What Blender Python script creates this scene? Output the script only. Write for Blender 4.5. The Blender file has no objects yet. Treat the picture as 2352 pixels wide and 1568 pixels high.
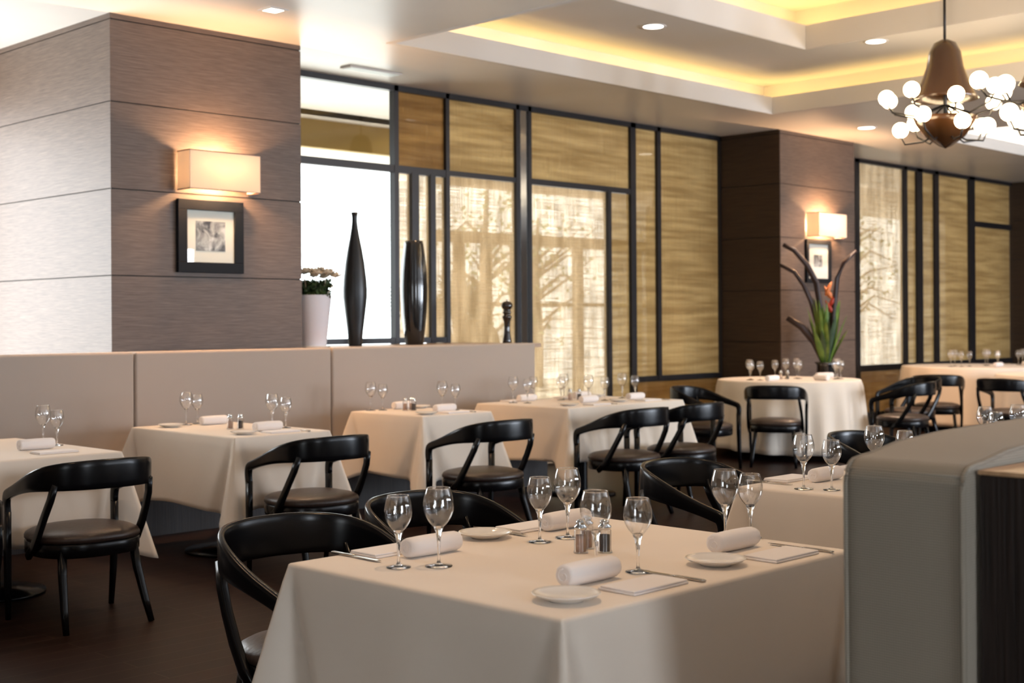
import bpy, math, random
from mathutils import Vector, Matrix, noise
PI = math.pi
random.seed(7)
C = bpy.context.scene.collection
S = bpy.context.scene

# ------------------------------------------------------------------ camera
YAW, ROLL, FPX, CY, CAMZ = 0.7793, -0.00613, 3071.2, 737.8, 1.40
cam_d = bpy.data.cameras.new('camera')
cam = bpy.data.objects.new('camera', cam_d); C.objects.link(cam); S.camera = cam
fw = Vector((math.cos(YAW), math.sin(YAW), 0)); rt = Vector((math.sin(YAW), -math.cos(YAW), 0)); up = Vector((0, 0, 1))
R_ = rt*math.cos(ROLL)+up*math.sin(ROLL); U_ = -rt*math.sin(ROLL)+up*math.cos(ROLL)
M = Matrix((R_, U_, -fw)).transposed().to_4x4(); M.translation = Vector((0, 0, CAMZ))
cam.matrix_world = M
cam_d.sensor_width = 36; cam_d.sensor_fit = 'HORIZONTAL'
cam_d.lens = 36*FPX/2352
cam_d.shift_y = (CY-784)/2352
cam_d.clip_start = .05; cam_d.clip_end = 200
cam_d.dof.use_dof = True; cam_d.dof.focus_distance = 4.7; cam_d.dof.aperture_fstop = 4.0

# ------------------------------------------------------------------ world, view
w = bpy.data.worlds.new('world'); S.world = w; w.use_nodes = True
bg = w.node_tree.nodes['Background']; bg.inputs[0].default_value = (.90, .96, 1.0, 1); bg.inputs[1].default_value = 5.0
S.view_settings.view_transform = 'Standard'; S.view_settings.look = 'None'
S.view_settings.gamma = 1; S.view_settings.use_curve_mapping = False
S.view_settings.exposure = 0.18
S.cycles.use_denoising = True
S.cycles.max_bounces = 10; S.cycles.transparent_max_bounces = 24; S.cycles.transmission_bounces = 8; S.cycles.diffuse_bounces = 5
S.cycles.sample_clamp_indirect = 8
S.cycles.caustics_reflective = False; S.cycles.caustics_refractive = False

sun = bpy.data.lights.new('sun', 'SUN'); sun.energy = 7; sun.color = (1, .95, .86); sun.angle = .01
so = bpy.data.objects.new('sun', sun); C.objects.link(so); so.rotation_euler = Vector((-.15, -.62, -.77)).to_track_quat('-Z', 'Y').to_euler()
def area(name, loc, look, sx, sy, power, color):
    l = bpy.data.lights.new(name, 'AREA'); l.shape = 'RECTANGLE'; l.size = sx; l.size_y = sy; l.energy = power; l.color = color
    o = bpy.data.objects.new(name, l); C.objects.link(o); o.location = loc
    d = Vector(look)-Vector(loc); o.rotation_euler = d.to_track_quat('-Z', 'Y').to_euler(); return o
def spot(loc, power, color, size=1.9, blend=.7, aim=(0, 0, -1)):
    l = bpy.data.lights.new('downlight_or_fill_beam', 'SPOT'); l.energy = power; l.color = color; l.spot_size = size; l.spot_blend = blend; l.shadow_soft_size = .04
    o = bpy.data.objects.new('downlight_or_fill_beam', l); C.objects.link(o); o.location = loc
    o.rotation_euler = Vector(aim).to_track_quat('-Z', 'Y').to_euler(); return o
# daylight entering through the real window openings (left bay, and the glazed wall behind the camera)
area('daylight_bay_side_window', (2.36, 9.7, 1.35), (5, 9.7, 1.25), 1.6, 2.3, 84, (.90, .97, 1.0))
area('daylight_rear_left_window', (1.2, -4.85, 1.7), (1.2, 5, 1.6), 1.4, 2.1, 85, (.80, .88, 1.0))
area('daylight_left_bay', (3.4, 10.5, 1.6), (2.6, 0, 1.0), 1.9, 2.6, 70, (.90, .96, 1.0))
for wx, we in ((7.0, 75), (9.0, 90), (11.0, 95), (13.0, 170), (15.0, 300), (17.0, 260)):
    area('daylight_rear_window', (wx, -4.85, 1.7), (wx, 5, 1.6), .70, 2.1, we, (.78, .87, 1.0))

# ------------------------------------------------------------------ materials
def _m(name):
    m = bpy.data.materials.new(name); m.use_nodes = True
    nt = m.node_tree; return m, nt, nt.nodes['Principled BSDF']
def mat(name, col, rough=.6, spec=.5, metal=0, coat=0, coatr=.1, sheen=0):
    m, nt, b = _m(name)
    b.inputs['Base Color'].default_value = (*col, 1); b.inputs['Roughness'].default_value = rough
    b.inputs['Specular IOR Level'].default_value = spec; b.inputs['Metallic'].default_value = metal
    b.inputs['Coat Weight'].default_value = coat; b.inputs['Coat Roughness'].default_value = coatr
    b.inputs['Sheen Weight'].default_value = sheen
    return m
def N(nt, t, **kw):
    n = nt.nodes.new(t)
    for k, v in kw.items(): setattr(n, k, v)
    return n
def coords(nt, scale=(1, 1, 1), kind='Object', rot=(0, 0, 0)):
    t = N(nt, 'ShaderNodeTexCoord'); mp = N(nt, 'ShaderNodeMapping')
    mp.inputs['Scale'].default_value = scale; mp.inputs['Rotation'].default_value = rot
    nt.links.new(t.outputs[kind], mp.inputs[0]); return mp.outputs[0]
def noisy(m, c1, c2, scale, det=4, mscale=(1, 1, 1), bump=0, lo=.3, hi=.7, bscale=None):
    nt = m.node_tree; b = nt.nodes['Principled BSDF']
    v = coords(nt, mscale); n = N(nt, 'ShaderNodeTexNoise'); n.inputs['Scale'].default_value = scale; n.inputs['Detail'].default_value = det
    nt.links.new(v, n.inputs['Vector'])
    r = N(nt, 'ShaderNodeValToRGB'); r.color_ramp.elements[0].position = lo; r.color_ramp.elements[1].position = hi
    r.color_ramp.elements[0].color = (*c1, 1); r.color_ramp.elements[1].color = (*c2, 1)
    nt.links.new(n.outputs['Fac'], r.inputs[0]); nt.links.new(r.outputs[0], b.inputs['Base Color'])
    if bump:
        n2 = n
        if bscale:
            n2 = N(nt, 'ShaderNodeTexNoise'); n2.inputs['Scale'].default_value = bscale; nt.links.new(v, n2.inputs['Vector'])
        bp = N(nt, 'ShaderNodeBump'); bp.inputs['Strength'].default_value = bump; bp.inputs['Distance'].default_value = .01
        nt.links.new(n2.outputs['Fac'], bp.inputs['Height']); nt.links.new(bp.outputs[0], b.inputs['Normal'])
    return m
def emis(name, col, strength):
    m = bpy.data.materials.new(name); m.use_nodes = True; nt = m.node_tree; nt.nodes.clear()
    e = N(nt, 'ShaderNodeEmission'); e.inputs[0].default_value = (*col, 1); e.inputs[1].default_value = strength
    o = N(nt, 'ShaderNodeOutputMaterial'); nt.links.new(e.outputs[0], o.inputs[0]); return m

VENEER = noisy(mat('wood_veneer', (.3, .2, .15), .5, .35), (.088, .063, .051), (.145, .106, .085), 5, 5, (.7, .7, 34), .10)
# fine streaks on top of the veneer
def add_streaks(m, sc, lo, hi, mscale):
    nt = m.node_tree; b = nt.nodes['Principled BSDF']
    src = b.inputs['Base Color'].links[0].from_socket
    v = coords(nt, mscale); n = N(nt, 'ShaderNodeTexNoise'); n.inputs['Scale'].default_value = sc; n.inputs['Detail'].default_value = 3
    nt.links.new(v, n.inputs['Vector'])
    mr = N(nt, 'ShaderNodeMapRange'); mr.inputs[1].default_value = .35; mr.inputs[2].default_value = .65; mr.inputs[3].default_value = lo; mr.inputs[4].default_value = hi
    nt.links.new(n.outputs['Fac'], mr.inputs[0])
    mx = N(nt, 'ShaderNodeMix', data_type='RGBA', blend_type='MULTIPLY'); mx.inputs[0].default_value = 1
    nt.links.new(src, mx.inputs[6]); nt.links.new(mr.outputs[0], mx.inputs[7]); nt.links.new(mx.outputs[2], b.inputs['Base Color'])
add_streaks(VENEER, 9, .78, 1.15, (1, 1, 30))
GROOVE = mat('groove_dark', (.02, .015, .012), .8)
CEIL = mat('ceiling_paint', (.74, .70, .66), .85, .2)
CEILB = noisy(mat('soffit_paint', (.74, .70, .66), .35, .4), (.70, .66, .62), (.76, .72, .68), 1.2, 2)
WALLP = mat('wall_paint', (.50, .36, .24), .8)
FLOOR = None
def floor_mat():
    m, nt, b = _m('dark_floor_boards')
    v = coords(nt, (1, 1, 1)); br = N(nt, 'ShaderNodeTexBrick')
    br.inputs['Scale'].default_value = 1; br.inputs['Brick Width'].default_value = 1.4; br.inputs['Row Height'].default_value = .12
    br.inputs['Mortar Size'].default_value = .0025; br.inputs['Color1'].default_value = (.011, .0045, .003, 1); br.inputs['Color2'].default_value = (.020, .0075, .005, 1)
    br.inputs['Mortar'].default_value = (.06, .04, .03, 1); br.inputs['Bias'].default_value = 0
    nt.links.new(v, br.inputs['Vector']); nt.links.new(br.outputs['Color'], b.inputs['Base Color'])
    b.inputs['Roughness'].default_value = .42; b.inputs['Specular IOR Level'].default_value = .15
    return m
FLOOR = floor_mat()
LACQ = mat('black_lacquer', (.003, .003, .004), .24, .28)
LEATHER = noisy(mat('brown_leather', (.035, .02, .015), .38, .5), (.030, .018, .014), (.045, .027, .020), 60, 4, bump=.15)
CLOTH = noisy(mat('cream_tablecloth', (.8, .74, .66), .75, .3, sheen=.25), (.79, .69, .585), (.83, .73, .62), 3, 3, bump=.06, bscale=500)
LINEN = mat('white_napkin_linen', (.85, .81, .80), .8, .3, sheen=.2)
PORC = mat('white_porcelain', (.82, .80, .77), .12, .6, coat=.5)
STEEL = mat('polished_steel', (.55, .52, .48), .18, .5, metal=1)
CHROME = mat('chrome', (.75, .77, .78), .12, metal=1)
BRONZE = mat('dark_bronze_frame', (.018, .016, .018), .4, .5, metal=.3)
VASE = mat('black_ceramic', (.008, .008, .009), .16, .6, coat=.6, coatr=.06)
VASEM = mat('matte_black_ceramic', (.010, .011, .013), .36, .5)
WHITEPOT = mat('white_glazed_pot', (.66, .67, .74), .25, .5)
PEPPER = mat('dark_turned_wood', (.012, .005, .004), .15, .6, coat=.7, coatr=.05)
WENGE = noisy(mat('wenge_wood', (.02, .012, .01), .45, .4), (.006, .003, .0022), (.022, .012, .009), 4, 5, (30, 30, 1), .2)
TAN = noisy(mat('tan_wood', (.5, .3, .16), .35, .5), (.42, .25, .13), (.58, .37, .21), 4, 4, (1, 12, 12))
SHADE = None
BARK = mat('bark', (.16, .12, .09), .9)
TIMBER = noisy(mat('patio_timber', (.2, .13, .08), .7), (.16, .10, .06), (.26, .17, .10), 3, 4, (8, 8, 1))
LEAF = noisy(mat('leaf_green', (.07, .13, .04), .5), (.14, .22, .07), (.32, .40, .18), 6, 3)
LEAFD = noisy(mat('leaf_dark', (.03, .06, .02), .45), (.015, .035, .010), (.05, .09, .03), 8, 3)
LEAFB = noisy(mat('leaf_bright', (.10, .2, .03), .4), (.05, .14, .02), (.20, .30, .05), 9, 3)
DARKPL = mat('dark_curved_pod', (.03, .015, .014), .5)
REDBR = mat('red_bract', (.55, .06, .03), .4)
ORBR = mat('orange_bract', (.75, .22, .06), .4)
PETAL = noisy(mat('cream_petal', (.6, .5, .38), .6), (.50, .42, .30), (.70, .64, .54), 40, 2)
SKIN = mat('skin', (.36, .20, .13), .5)
SHIRT = mat('pale_shirt', (.55, .50, .44), .8)
HAIR = mat('dark_hair', (.02, .012, .008), .6)
WICKER = noisy(mat('wicker', (.35, .26, .16), .7), (.22, .15, .08), (.45, .34, .22), 60, 2, bump=.3)
PATIOF = mat('patio_stone', (.70, .66, .60), .8)

def weave_mat(name, c1, c2, scale, bump=.5):
    m, nt, b = _m(name)
    b.inputs['Roughness'].default_value = .8; b.inputs['Specular IOR Level'].default_value = .3; b.inputs['Sheen Weight'].default_value = .15
    v = coords(nt, (1, 1, 1))
    ws = []; ge = N(nt, 'ShaderNodeNewGeometry'); sep = N(nt, 'ShaderNodeSeparateXYZ'); nt.links.new(ge.outputs['True Normal'], sep.inputs[0])
    for d in ('X', 'Y', 'Z'):
        wv = N(nt, 'ShaderNodeTexWave', wave_type='BANDS', bands_direction=d); wv.inputs['Scale'].default_value = scale
        nt.links.new(v, wv.inputs['Vector'])
        # threads running across a face only: a direction fades out where the face looks along it
        pw = N(nt, 'ShaderNodeMath', operation='POWER'); ab = N(nt, 'ShaderNodeMath', operation='ABSOLUTE'); nt.links.new(sep.outputs[d], ab.inputs[0]); nt.links.new(ab.outputs[0], pw.inputs[0]); pw.inputs[1].default_value = 2
        iv = N(nt, 'ShaderNodeMath', operation='SUBTRACT'); iv.inputs[0].default_value = 1; nt.links.new(pw.outputs[0], iv.inputs[1])
        cu = N(nt, 'ShaderNodeMath', operation='POWER'); nt.links.new(iv.outputs[0], cu.inputs[0]); cu.inputs[1].default_value = 3
        ml = N(nt, 'ShaderNodeMath', operation='MULTIPLY'); nt.links.new(cu.outputs[0], ml.inputs[0]); nt.links.new(wv.outputs['Fac'], ml.inputs[1]); ws.append(ml.outputs[0])
    a = N(nt, 'ShaderNodeMath', operation='ADD'); nt.links.new(ws[0], a.inputs[0]); nt.links.new(ws[1], a.inputs[1])
    a2 = N(nt, 'ShaderNodeMath', operation='ADD'); nt.links.new(a.outputs[0], a2.inputs[0]); nt.links.new(ws[2], a2.inputs[1])
    d3 = N(nt, 'ShaderNodeMath', operation='MULTIPLY'); nt.links.new(a2.outputs[0], d3.inputs[0]); d3.inputs[1].default_value = .5
    r = N(nt, 'ShaderNodeMix', data_type='RGBA'); r.inputs[6].default_value = (*c1, 1); r.inputs[7].default_value = (*c2, 1)
    nt.links.new(d3.outputs[0], r.inputs[0]); nt.links.new(r.outputs[2], b.inputs['Base Color'])
    bp = N(nt, 'ShaderNodeBump'); bp.inputs['Strength'].default_value = bump; bp.inputs['Distance'].default_value = .001
    nt.links.new(d3.outputs[0], bp.inputs['Height']); nt.links.new(bp.outputs[0], b.inputs['Normal'])
    return m
UPH = weave_mat('beige_upholstery', (.40, .335, .285), (.47, .40, .345), 160, .2)
UPHB = weave_mat('taupe_woven_upholstery', (.17, .145, .11), (.46, .40, .32), 62, 1.0)

def glass_solid():
    m, nt, b = _m('clear_glass_solid')
    b.inputs['Base Color'].default_value = (1, 1, 1, 1); b.inputs['Roughness'].default_value = 0; b.inputs['IOR'].default_value = 1.5
    b.inputs['Transmission Weight'].default_value = 1; return m
def glass_thin(name, tint=(1, 1, 1), edge=.35, base=.045, dark=0):
    """thin clear wall: transparent, reflecting more towards grazing angles"""
    m = bpy.data.materials.new(name); m.use_nodes = True; nt = m.node_tree; nt.nodes.clear()
    t = N(nt, 'ShaderNodeBsdfTransparent'); t.inputs[0].default_value = (*tint, 1)
    if dark:
        l2 = N(nt, 'ShaderNodeLayerWeight'); l2.inputs[0].default_value = .5; p2 = N(nt, 'ShaderNodeMath', operation='POWER'); nt.links.new(l2.outputs['Facing'], p2.inputs[0]); p2.inputs[1].default_value = 2.5
        cm = N(nt, 'ShaderNodeMix', data_type='RGBA'); nt.links.new(p2.outputs[0], cm.inputs[0]); cm.inputs[6].default_value = (*tint, 1); cm.inputs[7].default_value = (dark, dark, dark, 1); nt.links.new(cm.outputs[2], t.inputs[0])
    g = N(nt, 'ShaderNodeBsdfGlossy'); g.inputs['Roughness'].default_value = .015; g.inputs[0].default_value = (1, 1, 1, 1)
    lw = N(nt, 'ShaderNodeLayerWeight'); lw.inputs[0].default_value = .5
    p = N(nt, 'ShaderNodeMath', operation='POWER'); nt.links.new(lw.outputs['Facing'], p.inputs[0]); p.inputs[1].default_value = 4
    mr = N(nt, 'ShaderNodeMapRange'); nt.links.new(p.outputs[0], mr.inputs[0]); mr.inputs[3].default_value = base; mr.inputs[4].default_value = edge
    mx = N(nt, 'ShaderNodeMixShader'); nt.links.new(mr.outputs[0], mx.inputs[0]); nt.links.new(t.outputs[0], mx.inputs[1]); nt.links.new(g.outputs[0], mx.inputs[2])
    o = N(nt, 'ShaderNodeOutputMaterial'); nt.links.new(mx.outputs[0], o.inputs[0]); return m
GSOL = glass_solid(); GTHIN = glass_thin('wine_glass_wall', edge=.85, base=.18, dark=.36); PANE = glass_thin('clear_window_pane', (.98, 1, .99), .6, .03)

def fabric_glass(name, c1, c2, thr, stretch, streak=.22):
    """gold linen laminated in glass: threads scatter and pass light, gaps are clear, glass front reflects"""
    m = bpy.data.materials.new(name); m.use_nodes = True; nt = m.node_tree; nt.nodes.clear()
    v = coords(nt, stretch)
    n = N(nt, 'ShaderNodeTexNoise'); n.inputs['Scale'].default_value = 3.0; n.inputs['Detail'].default_value = 5; nt.links.new(v, n.inputs['Vector'])
    r = N(nt, 'ShaderNodeValToRGB'); r.color_ramp.elements[0].position = .36; r.color_ramp.elements[1].position = .66
    r.color_ramp.elements[0].color = (*c1, 1); r.color_ramp.elements[1].color = (*c2, 1); nt.links.new(n.outputs['Fac'], r.inputs[0])
    d = N(nt, 'ShaderNodeBsdfDiffuse'); tl = N(nt, 'ShaderNodeBsdfTranslucent')
    nt.links.new(r.outputs[0], d.inputs[0]); nt.links.new(r.outputs[0], tl.inputs[0])
    a = N(nt, 'ShaderNodeMixShader'); a.inputs[0].default_value = .6; nt.links.new(d.outputs[0], a.inputs[1]); nt.links.new(tl.outputs[0], a.inputs[2])
    # thread pattern
    th = []
    for sc in ((1, 1, 160), (160, 160, 1)):
        vv = coords(nt, sc); nn = N(nt, 'ShaderNodeTexNoise'); nn.inputs['Scale'].default_value = 2.2; nn.inputs['Detail'].default_value = 2
        nt.links.new(vv, nn.inputs['Vector']); th.append(nn.outputs['Fac'])
    ad = N(nt, 'ShaderNodeMath', operation='ADD'); nt.links.new(th[0], ad.inputs[0]); nt.links.new(th[1], ad.inputs[1])
    ad2 = N(nt, 'ShaderNodeMath', operation='MULTIPLY_ADD'); nt.links.new(n.outputs['Fac'], ad2.inputs[0]); ad2.inputs[1].default_value = streak; nt.links.new(ad.outputs[0], ad2.inputs[2])
    mr = N(nt, 'ShaderNodeMapRange'); nt.links.new(ad2.outputs[0], mr.inputs[0])
    mr.inputs[1].default_value = thr[0]; mr.inputs[2].default_value = thr[1]; mr.inputs[3].default_value = thr[2]; mr.inputs[4].default_value = thr[3]
    tr = N(nt, 'ShaderNodeBsdfTransparent'); tr.inputs[0].default_value = (.97, .94, .87, 1)
    mx = N(nt, 'ShaderNodeMixShader'); nt.links.new(mr.outputs[0], mx.inputs[0]); nt.links.new(a.outputs[0], mx.inputs[1]); nt.links.new(tr.outputs[0], mx.inputs[2])
    g = N(nt, 'ShaderNodeBsdfGlossy'); g.inputs['Roughness'].default_value = .03
    lw = N(nt, 'ShaderNodeLayerWeight'); lw.inputs[0].default_value = .5; pw = N(nt, 'ShaderNodeMath', operation='POWER'); nt.links.new(lw.outputs['Facing'], pw.inputs[0]); pw.inputs[1].default_value = 4
    fr = N(nt, 'ShaderNodeMapRange'); nt.links.new(pw.outputs[0], fr.inputs[0]); fr.inputs[3].default_value = .035; fr.inputs[4].default_value = .6
    m2 = N(nt, 'ShaderNodeMixShader'); nt.links.new(fr.outputs[0], m2.inputs[0]); nt.links.new(mx.outputs[0], m2.inputs[1]); nt.links.new(g.outputs[0], m2.inputs[2])
    o = N(nt, 'ShaderNodeOutputMaterial'); nt.links.new(m2.outputs[0], o.inputs[0]); return m
FAB_SHEER = fabric_glass('gold_linen_glass_sheer', (.46, .345, .205), (.66, .52, .34), (.97, 1.40, .12, .68), (3, 3, .6))
FAB_GOLD = fabric_glass('gold_linen_glass', (.40, .285, .135), (.55, .42, .22), (1.04, 1.5, .04, .36), (.45, .45, 6.5))
FAB_DEEP = fabric_glass('gold_linen_glass_deep', (.30, .18, .07), (.42, .27, .11), (1.08, 1.5, .02, .26), (.45, .45, 6.5))

def shade_mat():
    m, nt, b = _m('lit_lamp_shade')
    b.inputs['Base Color'].default_value = (.88, .80, .70, 1); b.inputs['Roughness'].default_value = .9
    out = nt.nodes['Material Output']
    tl = N(nt, 'ShaderNodeBsdfTranslucent'); tl.inputs[0].default_value = (.98, .88, .76, 1)
    mx = N(nt, 'ShaderNodeMixShader'); mx.inputs[0].default_value = .5
    nt.links.new(b.outputs[0], mx.inputs[1]); nt.links.new(tl.outputs[0], mx.inputs[2]); nt.links.new(mx.outputs[0], out.inputs[0]); return m
SHADE = shade_mat()
BULB = emis('lamp_bulb', (1, .74, .46), 160)
GLOBE = emis('chandelier_globe', (1, .76, .46), 12)
DLDISC = emis('downlight_disc', (1, .9, .75), 9)
COVE = emis('cove_strip', (1, .66, .22), 9)
COVEW = emis('cove_strip_white', (1, .9, .72), 30)
AMBER = mat('amber_glass', (.065, .028, .011), .25, .5, coat=.5)

# ------------------------------------------------------------------ mesh helpers
class MB:
    def __init__(s): s.v = []; s.f = []
    def add(s, vs, fs):
        o = len(s.v); s.v += [tuple(p) for p in vs]; s.f += [tuple(i+o for i in f) for f in fs]; return s
    def box(s, x0, x1, y0, y1, z0, z1):
        vs = [(x, y, z) for x in (x0, x1) for y in (y0, y1) for z in (z0, z1)]
        return s.add(vs, [(0, 1, 3, 2), (4, 6, 7, 5), (0, 4, 5, 1), (2, 3, 7, 6), (0, 2, 6, 4), (1, 5, 7, 3)])
    def lathe(s, prof, n=32, cx=0, cy=0, cz=0, closed=False):
        vs = []; fs = []
        for r, z in prof:
            for i in range(n):
                a = 2*PI*i/n; vs.append((cx+r*math.cos(a), cy+r*math.sin(a), cz+z))
        for j in range(len(prof)-1):
            for i in range(n):
                k = (i+1) % n; fs.append((j*n+i, j*n+k, (j+1)*n+k, (j+1)*n+i))
        if closed:
            fs.append(tuple(reversed(range(n)))); fs.append(tuple((len(prof)-1)*n+i for i in range(n)))
        return s.add(vs, fs)
    def sweep(s, pts, outs, ws, hs, rounding=1):
        """rectangular-oval section: ws along outs, hs across; pts, outs Vectors"""
        n = 12; vs = []; fs = []
        for i, p in enumerate(pts):
            t = (pts[min(i+1, len(pts)-1)]-pts[max(i-1, 0)]).normalized()
            o = outs[i]-t*outs[i].dot(t); o.normalize(); b = t.cross(o)
            for k in range(n):
                a = 2*PI*(k+.5)/n; c, q = math.cos(a), math.sin(a); e = .45
                vs.append(p+o*(ws[i]/2*math.copysign(abs(c)**e, c))+b*(hs[i]/2*math.copysign(abs(q)**e, q)))
        for i in range(len(pts)-1):
            for k in range(n):
                l = (k+1) % n; fs.append((i*n+k, i*n+l, (i+1)*n+l, (i+1)*n+k))
        fs.append(tuple(reversed(range(n)))); fs.append(tuple((len(pts)-1)*n+k for k in range(n)))
        return s.add(vs, fs)
    def tube(s, pts, rs, n=8):
        pts = [Vector(p) for p in pts]; vs = []; fs = []
        if not isinstance(rs, (list, tuple)): rs = [rs]*len(pts)
        for i, p in enumerate(pts):
            t = (pts[min(i+1, len(pts)-1)]-pts[max(i-1, 0)]).normalized()
            a = Vector((0, 0, 1)) if abs(t.z) < .95 else Vector((1, 0, 0))
            o = t.cross(a).normalized(); b = t.cross(o)
            for k in range(n):
                q = 2*PI*k/n; vs.append(p+(o*math.cos(q)+b*math.sin(q))*rs[i])
        for i in range(len(pts)-1):
            for k in range(n):
                l = (k+1) % n; fs.append((i*n+k, i*n+l, (i+1)*n+l, (i+1)*n+k))
        fs.append(tuple(reversed(range(n)))); fs.append(tuple((len(pts)-1)*n+k for k in range(n)))
        return s.add(vs, fs)
    def ball(s, c, r, n=10, sz=1):
        vs = [(c[0], c[1], c[2]+r*sz)]; fs = []
        for j in range(1, n):
            for i in range(n*2):
                a = PI*j/n; b = PI*i/n; vs.append((c[0]+r*math.sin(a)*math.cos(b), c[1]+r*math.sin(a)*math.sin(b), c[2]+r*sz*math.cos(a)))
        vs.append((c[0], c[1], c[2]-r*sz)); m = n*2
        for i in range(m): fs.append((0, 1+i, 1+(i+1) % m))
        for j in range(n-2):
            for i in range(m): k = (i+1) % m; fs.append((1+j*m+i, 1+(j+1)*m+i, 1+(j+1)*m+k, 1+j*m+k))
        L = len(vs)-1
        for i in range(m): fs.append((L, 1+(n-2)*m+(i+1) % m, 1+(n-2)*m+i))
        return s.add(vs, fs)
    def build(s, name, m, parent=None, smooth=False, bevel=0, seg=2):
        me = bpy.data.meshes.new(name); me.from_pydata(s.v, [], s.f); me.update(); me.validate()
        import bmesh
        bm = bmesh.new(); bm.from_mesh(me); bmesh.ops.recalc_face_normals(bm, faces=bm.faces); bm.to_mesh(me); bm.free()
        me.materials.append(m); o = bpy.data.objects.new(name, me); C.objects.link(o)
        if smooth:
            for p in me.polygons: p.use_smooth = True
        if bevel:
            b = o.modifiers.new('bevel', 'BEVEL'); b.width = bevel; b.segments = seg; b.limit_method = 'ANGLE'
            for p in me.polygons: p.use_smooth = True
            b.harden_normals = True
        if parent: o.parent = parent
        return o
def thing(name, label, cat, loc=(0, 0, 0), rz=0, group=None, kind=None):
    o = bpy.data.objects.new(name, None); C.objects.link(o); o.location = loc; o.rotation_euler = (0, 0, rz); o.empty_display_size = .1
    return tag(o, label, cat, group, kind)
def tag(o, label=None, cat=None, group=None, kind=None):
    if label: o['label'] = label
    if cat: o['category'] = cat
    if group: o['group'] = group
    if kind: o['kind'] = kind
    return o
def struct(o, label=None): o['kind'] = 'structure'; return o if not label else tag(o, label)
def dup(root, loc, rz, label, group=None):
    r = root.copy(); C.objects.link(r); r.location = loc; r.rotation_euler = (0, 0, rz); r['label'] = label
    if group: r['group'] = group
    for ch in list(root.children):
        c = ch.copy(); C.objects.link(c); c.parent = r
        for g in list(ch.children):
            d = g.copy(); C.objects.link(d); d.parent = c
    return r

# ------------------------------------------------------------------ shell
YC, YG, ZC = 8.30, 9.13, 3.51
struct(MB().box(-5, 27, -5, 9.0, -.1, 0).build('floor', FLOOR), 'dark red-brown boarded floor')
struct(MB().box(-5, 27, 9.0, 22, -.1, -.002).build('floor_patio', PATIOF), 'pale stone patio floor beyond the glazed wall')
# ceiling: soffit with a stepped tray (opening X 6.58..11.64, Y 0.6..7.72) and a second tray further on
TX0, TX1, TY0, TY1 = 6.58, 11.64, .6, 7.73
UX0, UX1, UY0, UY1 = 14.3, 20.6, 1.0, 7.45
b = MB(); zt = ZC+.10
for x0, x1, y0, y1 in ((-5, TX0, -5, 10.6), (TX0, TX1, -5, TY0), (TX0, TX1, TY1, 11.0), (TX1, UX0, -5, 11.0), (UX0, UX1, -5, UY0), (UX0, UX1, UY1, 11.0), (UX1, 27, -5, 11.0)):
    b.box(x0, x1, y0, y1, ZC, zt)
struct(b.build('ceiling', CEILB), 'pale painted ceiling soffit')
def tray(x0, x1, y0, y1, covem, nm, insets):
    b = MB(); t = .05; z = ZC
    # lip fascia, cavity behind it, flat lid; repeated for the upper step
    out = .30
    for (ins, zl, zf, ztop) in insets:
        a0, a1, c0, c1 = x0+ins+.004, x1-ins-.004, y0+ins+.004, y1-ins-.004
        for q in ((a0-t, a0, c0-t, c1+t), (a1, a1+t, c0-t, c1+t), (a0, a1, c0-t, c0), (a0, a1, c1, c1+t)): b.box(*q, zl-.003, zf)
        # shelf of the cavity
        o = out
        for q in ((a0-o, a0-t, c0-o, c1+o), (a1+t, a1+o, c0-o, c1+o), (a0-t, a1+t, c0-o, c0-t), (a0-t, a1+t, c1+t, c1+o)): b.box(*q, zl+.06, zl+.10)
        # outer cavity wall
        for q in ((a0-o-t, a0-o, c0-o-t, c1+o+t), (a1+o, a1+o+t, c0-o-t, c1+o+t), (a0-o, a1+o, c0-o-t, c0-o), (a0-o, a1+o, c1+o, c1+o+t)): b.box(*q, zl+.06, ztop)
    # flat rings/lids
    for i, (ins, zl, zf, ztop) in enumerate(insets):
        a0, a1, c0, c1 = x0+ins-out-t, x1-ins+out+t, y0+ins-out-t, y1-ins+out+t
        if i+1 < len(insets):
            n2 = insets[i+1][0]; d0, d1, e0, e1 = x0+n2, x1-n2, y0+n2, y1-n2
            for q in ((a0, d0, c0, c1), (d1, a1, c0, c1), (d0, d1, c0, e0), (d0, d1, e1, c1)): b.box(*q, ztop, ztop+.05)
        else: b.box(a0, a1, c0, c1, ztop, ztop+.05)
    struct(b.build('ceiling_'+nm, CEIL))
    for ins, zl, zf, ztop in insets:
        a0, a1, c0, c1 = x0+ins, x1-ins, y0+ins, y1-ins; o = .17; l = MB()
        for q in ((a0-o-.03, a0-o+.03, c0-o, c1+o), (a1+o-.03, a1+o+.03, c0-o, c1+o), (a0-o+.04, a1+o-.04, c0-o-.03, c0-o+.03), (a0-o+.04, a1+o-.04, c1+o-.03, c1+o+.03)): l.box(*q, zl+.102, zl+.115)
        struct(l.build('ceiling_cove_light', covem), 'warm light strip hidden in the ceiling cove')
tray(TX0, TX1, TY0, TY1, COVE, 'tray', [(0, ZC, ZC+.17, 3.86), (1.08, 3.87, 4.08, 4.30)])
tray(UX0, UX1, UY0, UY1, COVEW, 'tray', [(0, ZC, ZC+.14, 3.92)])
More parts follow.
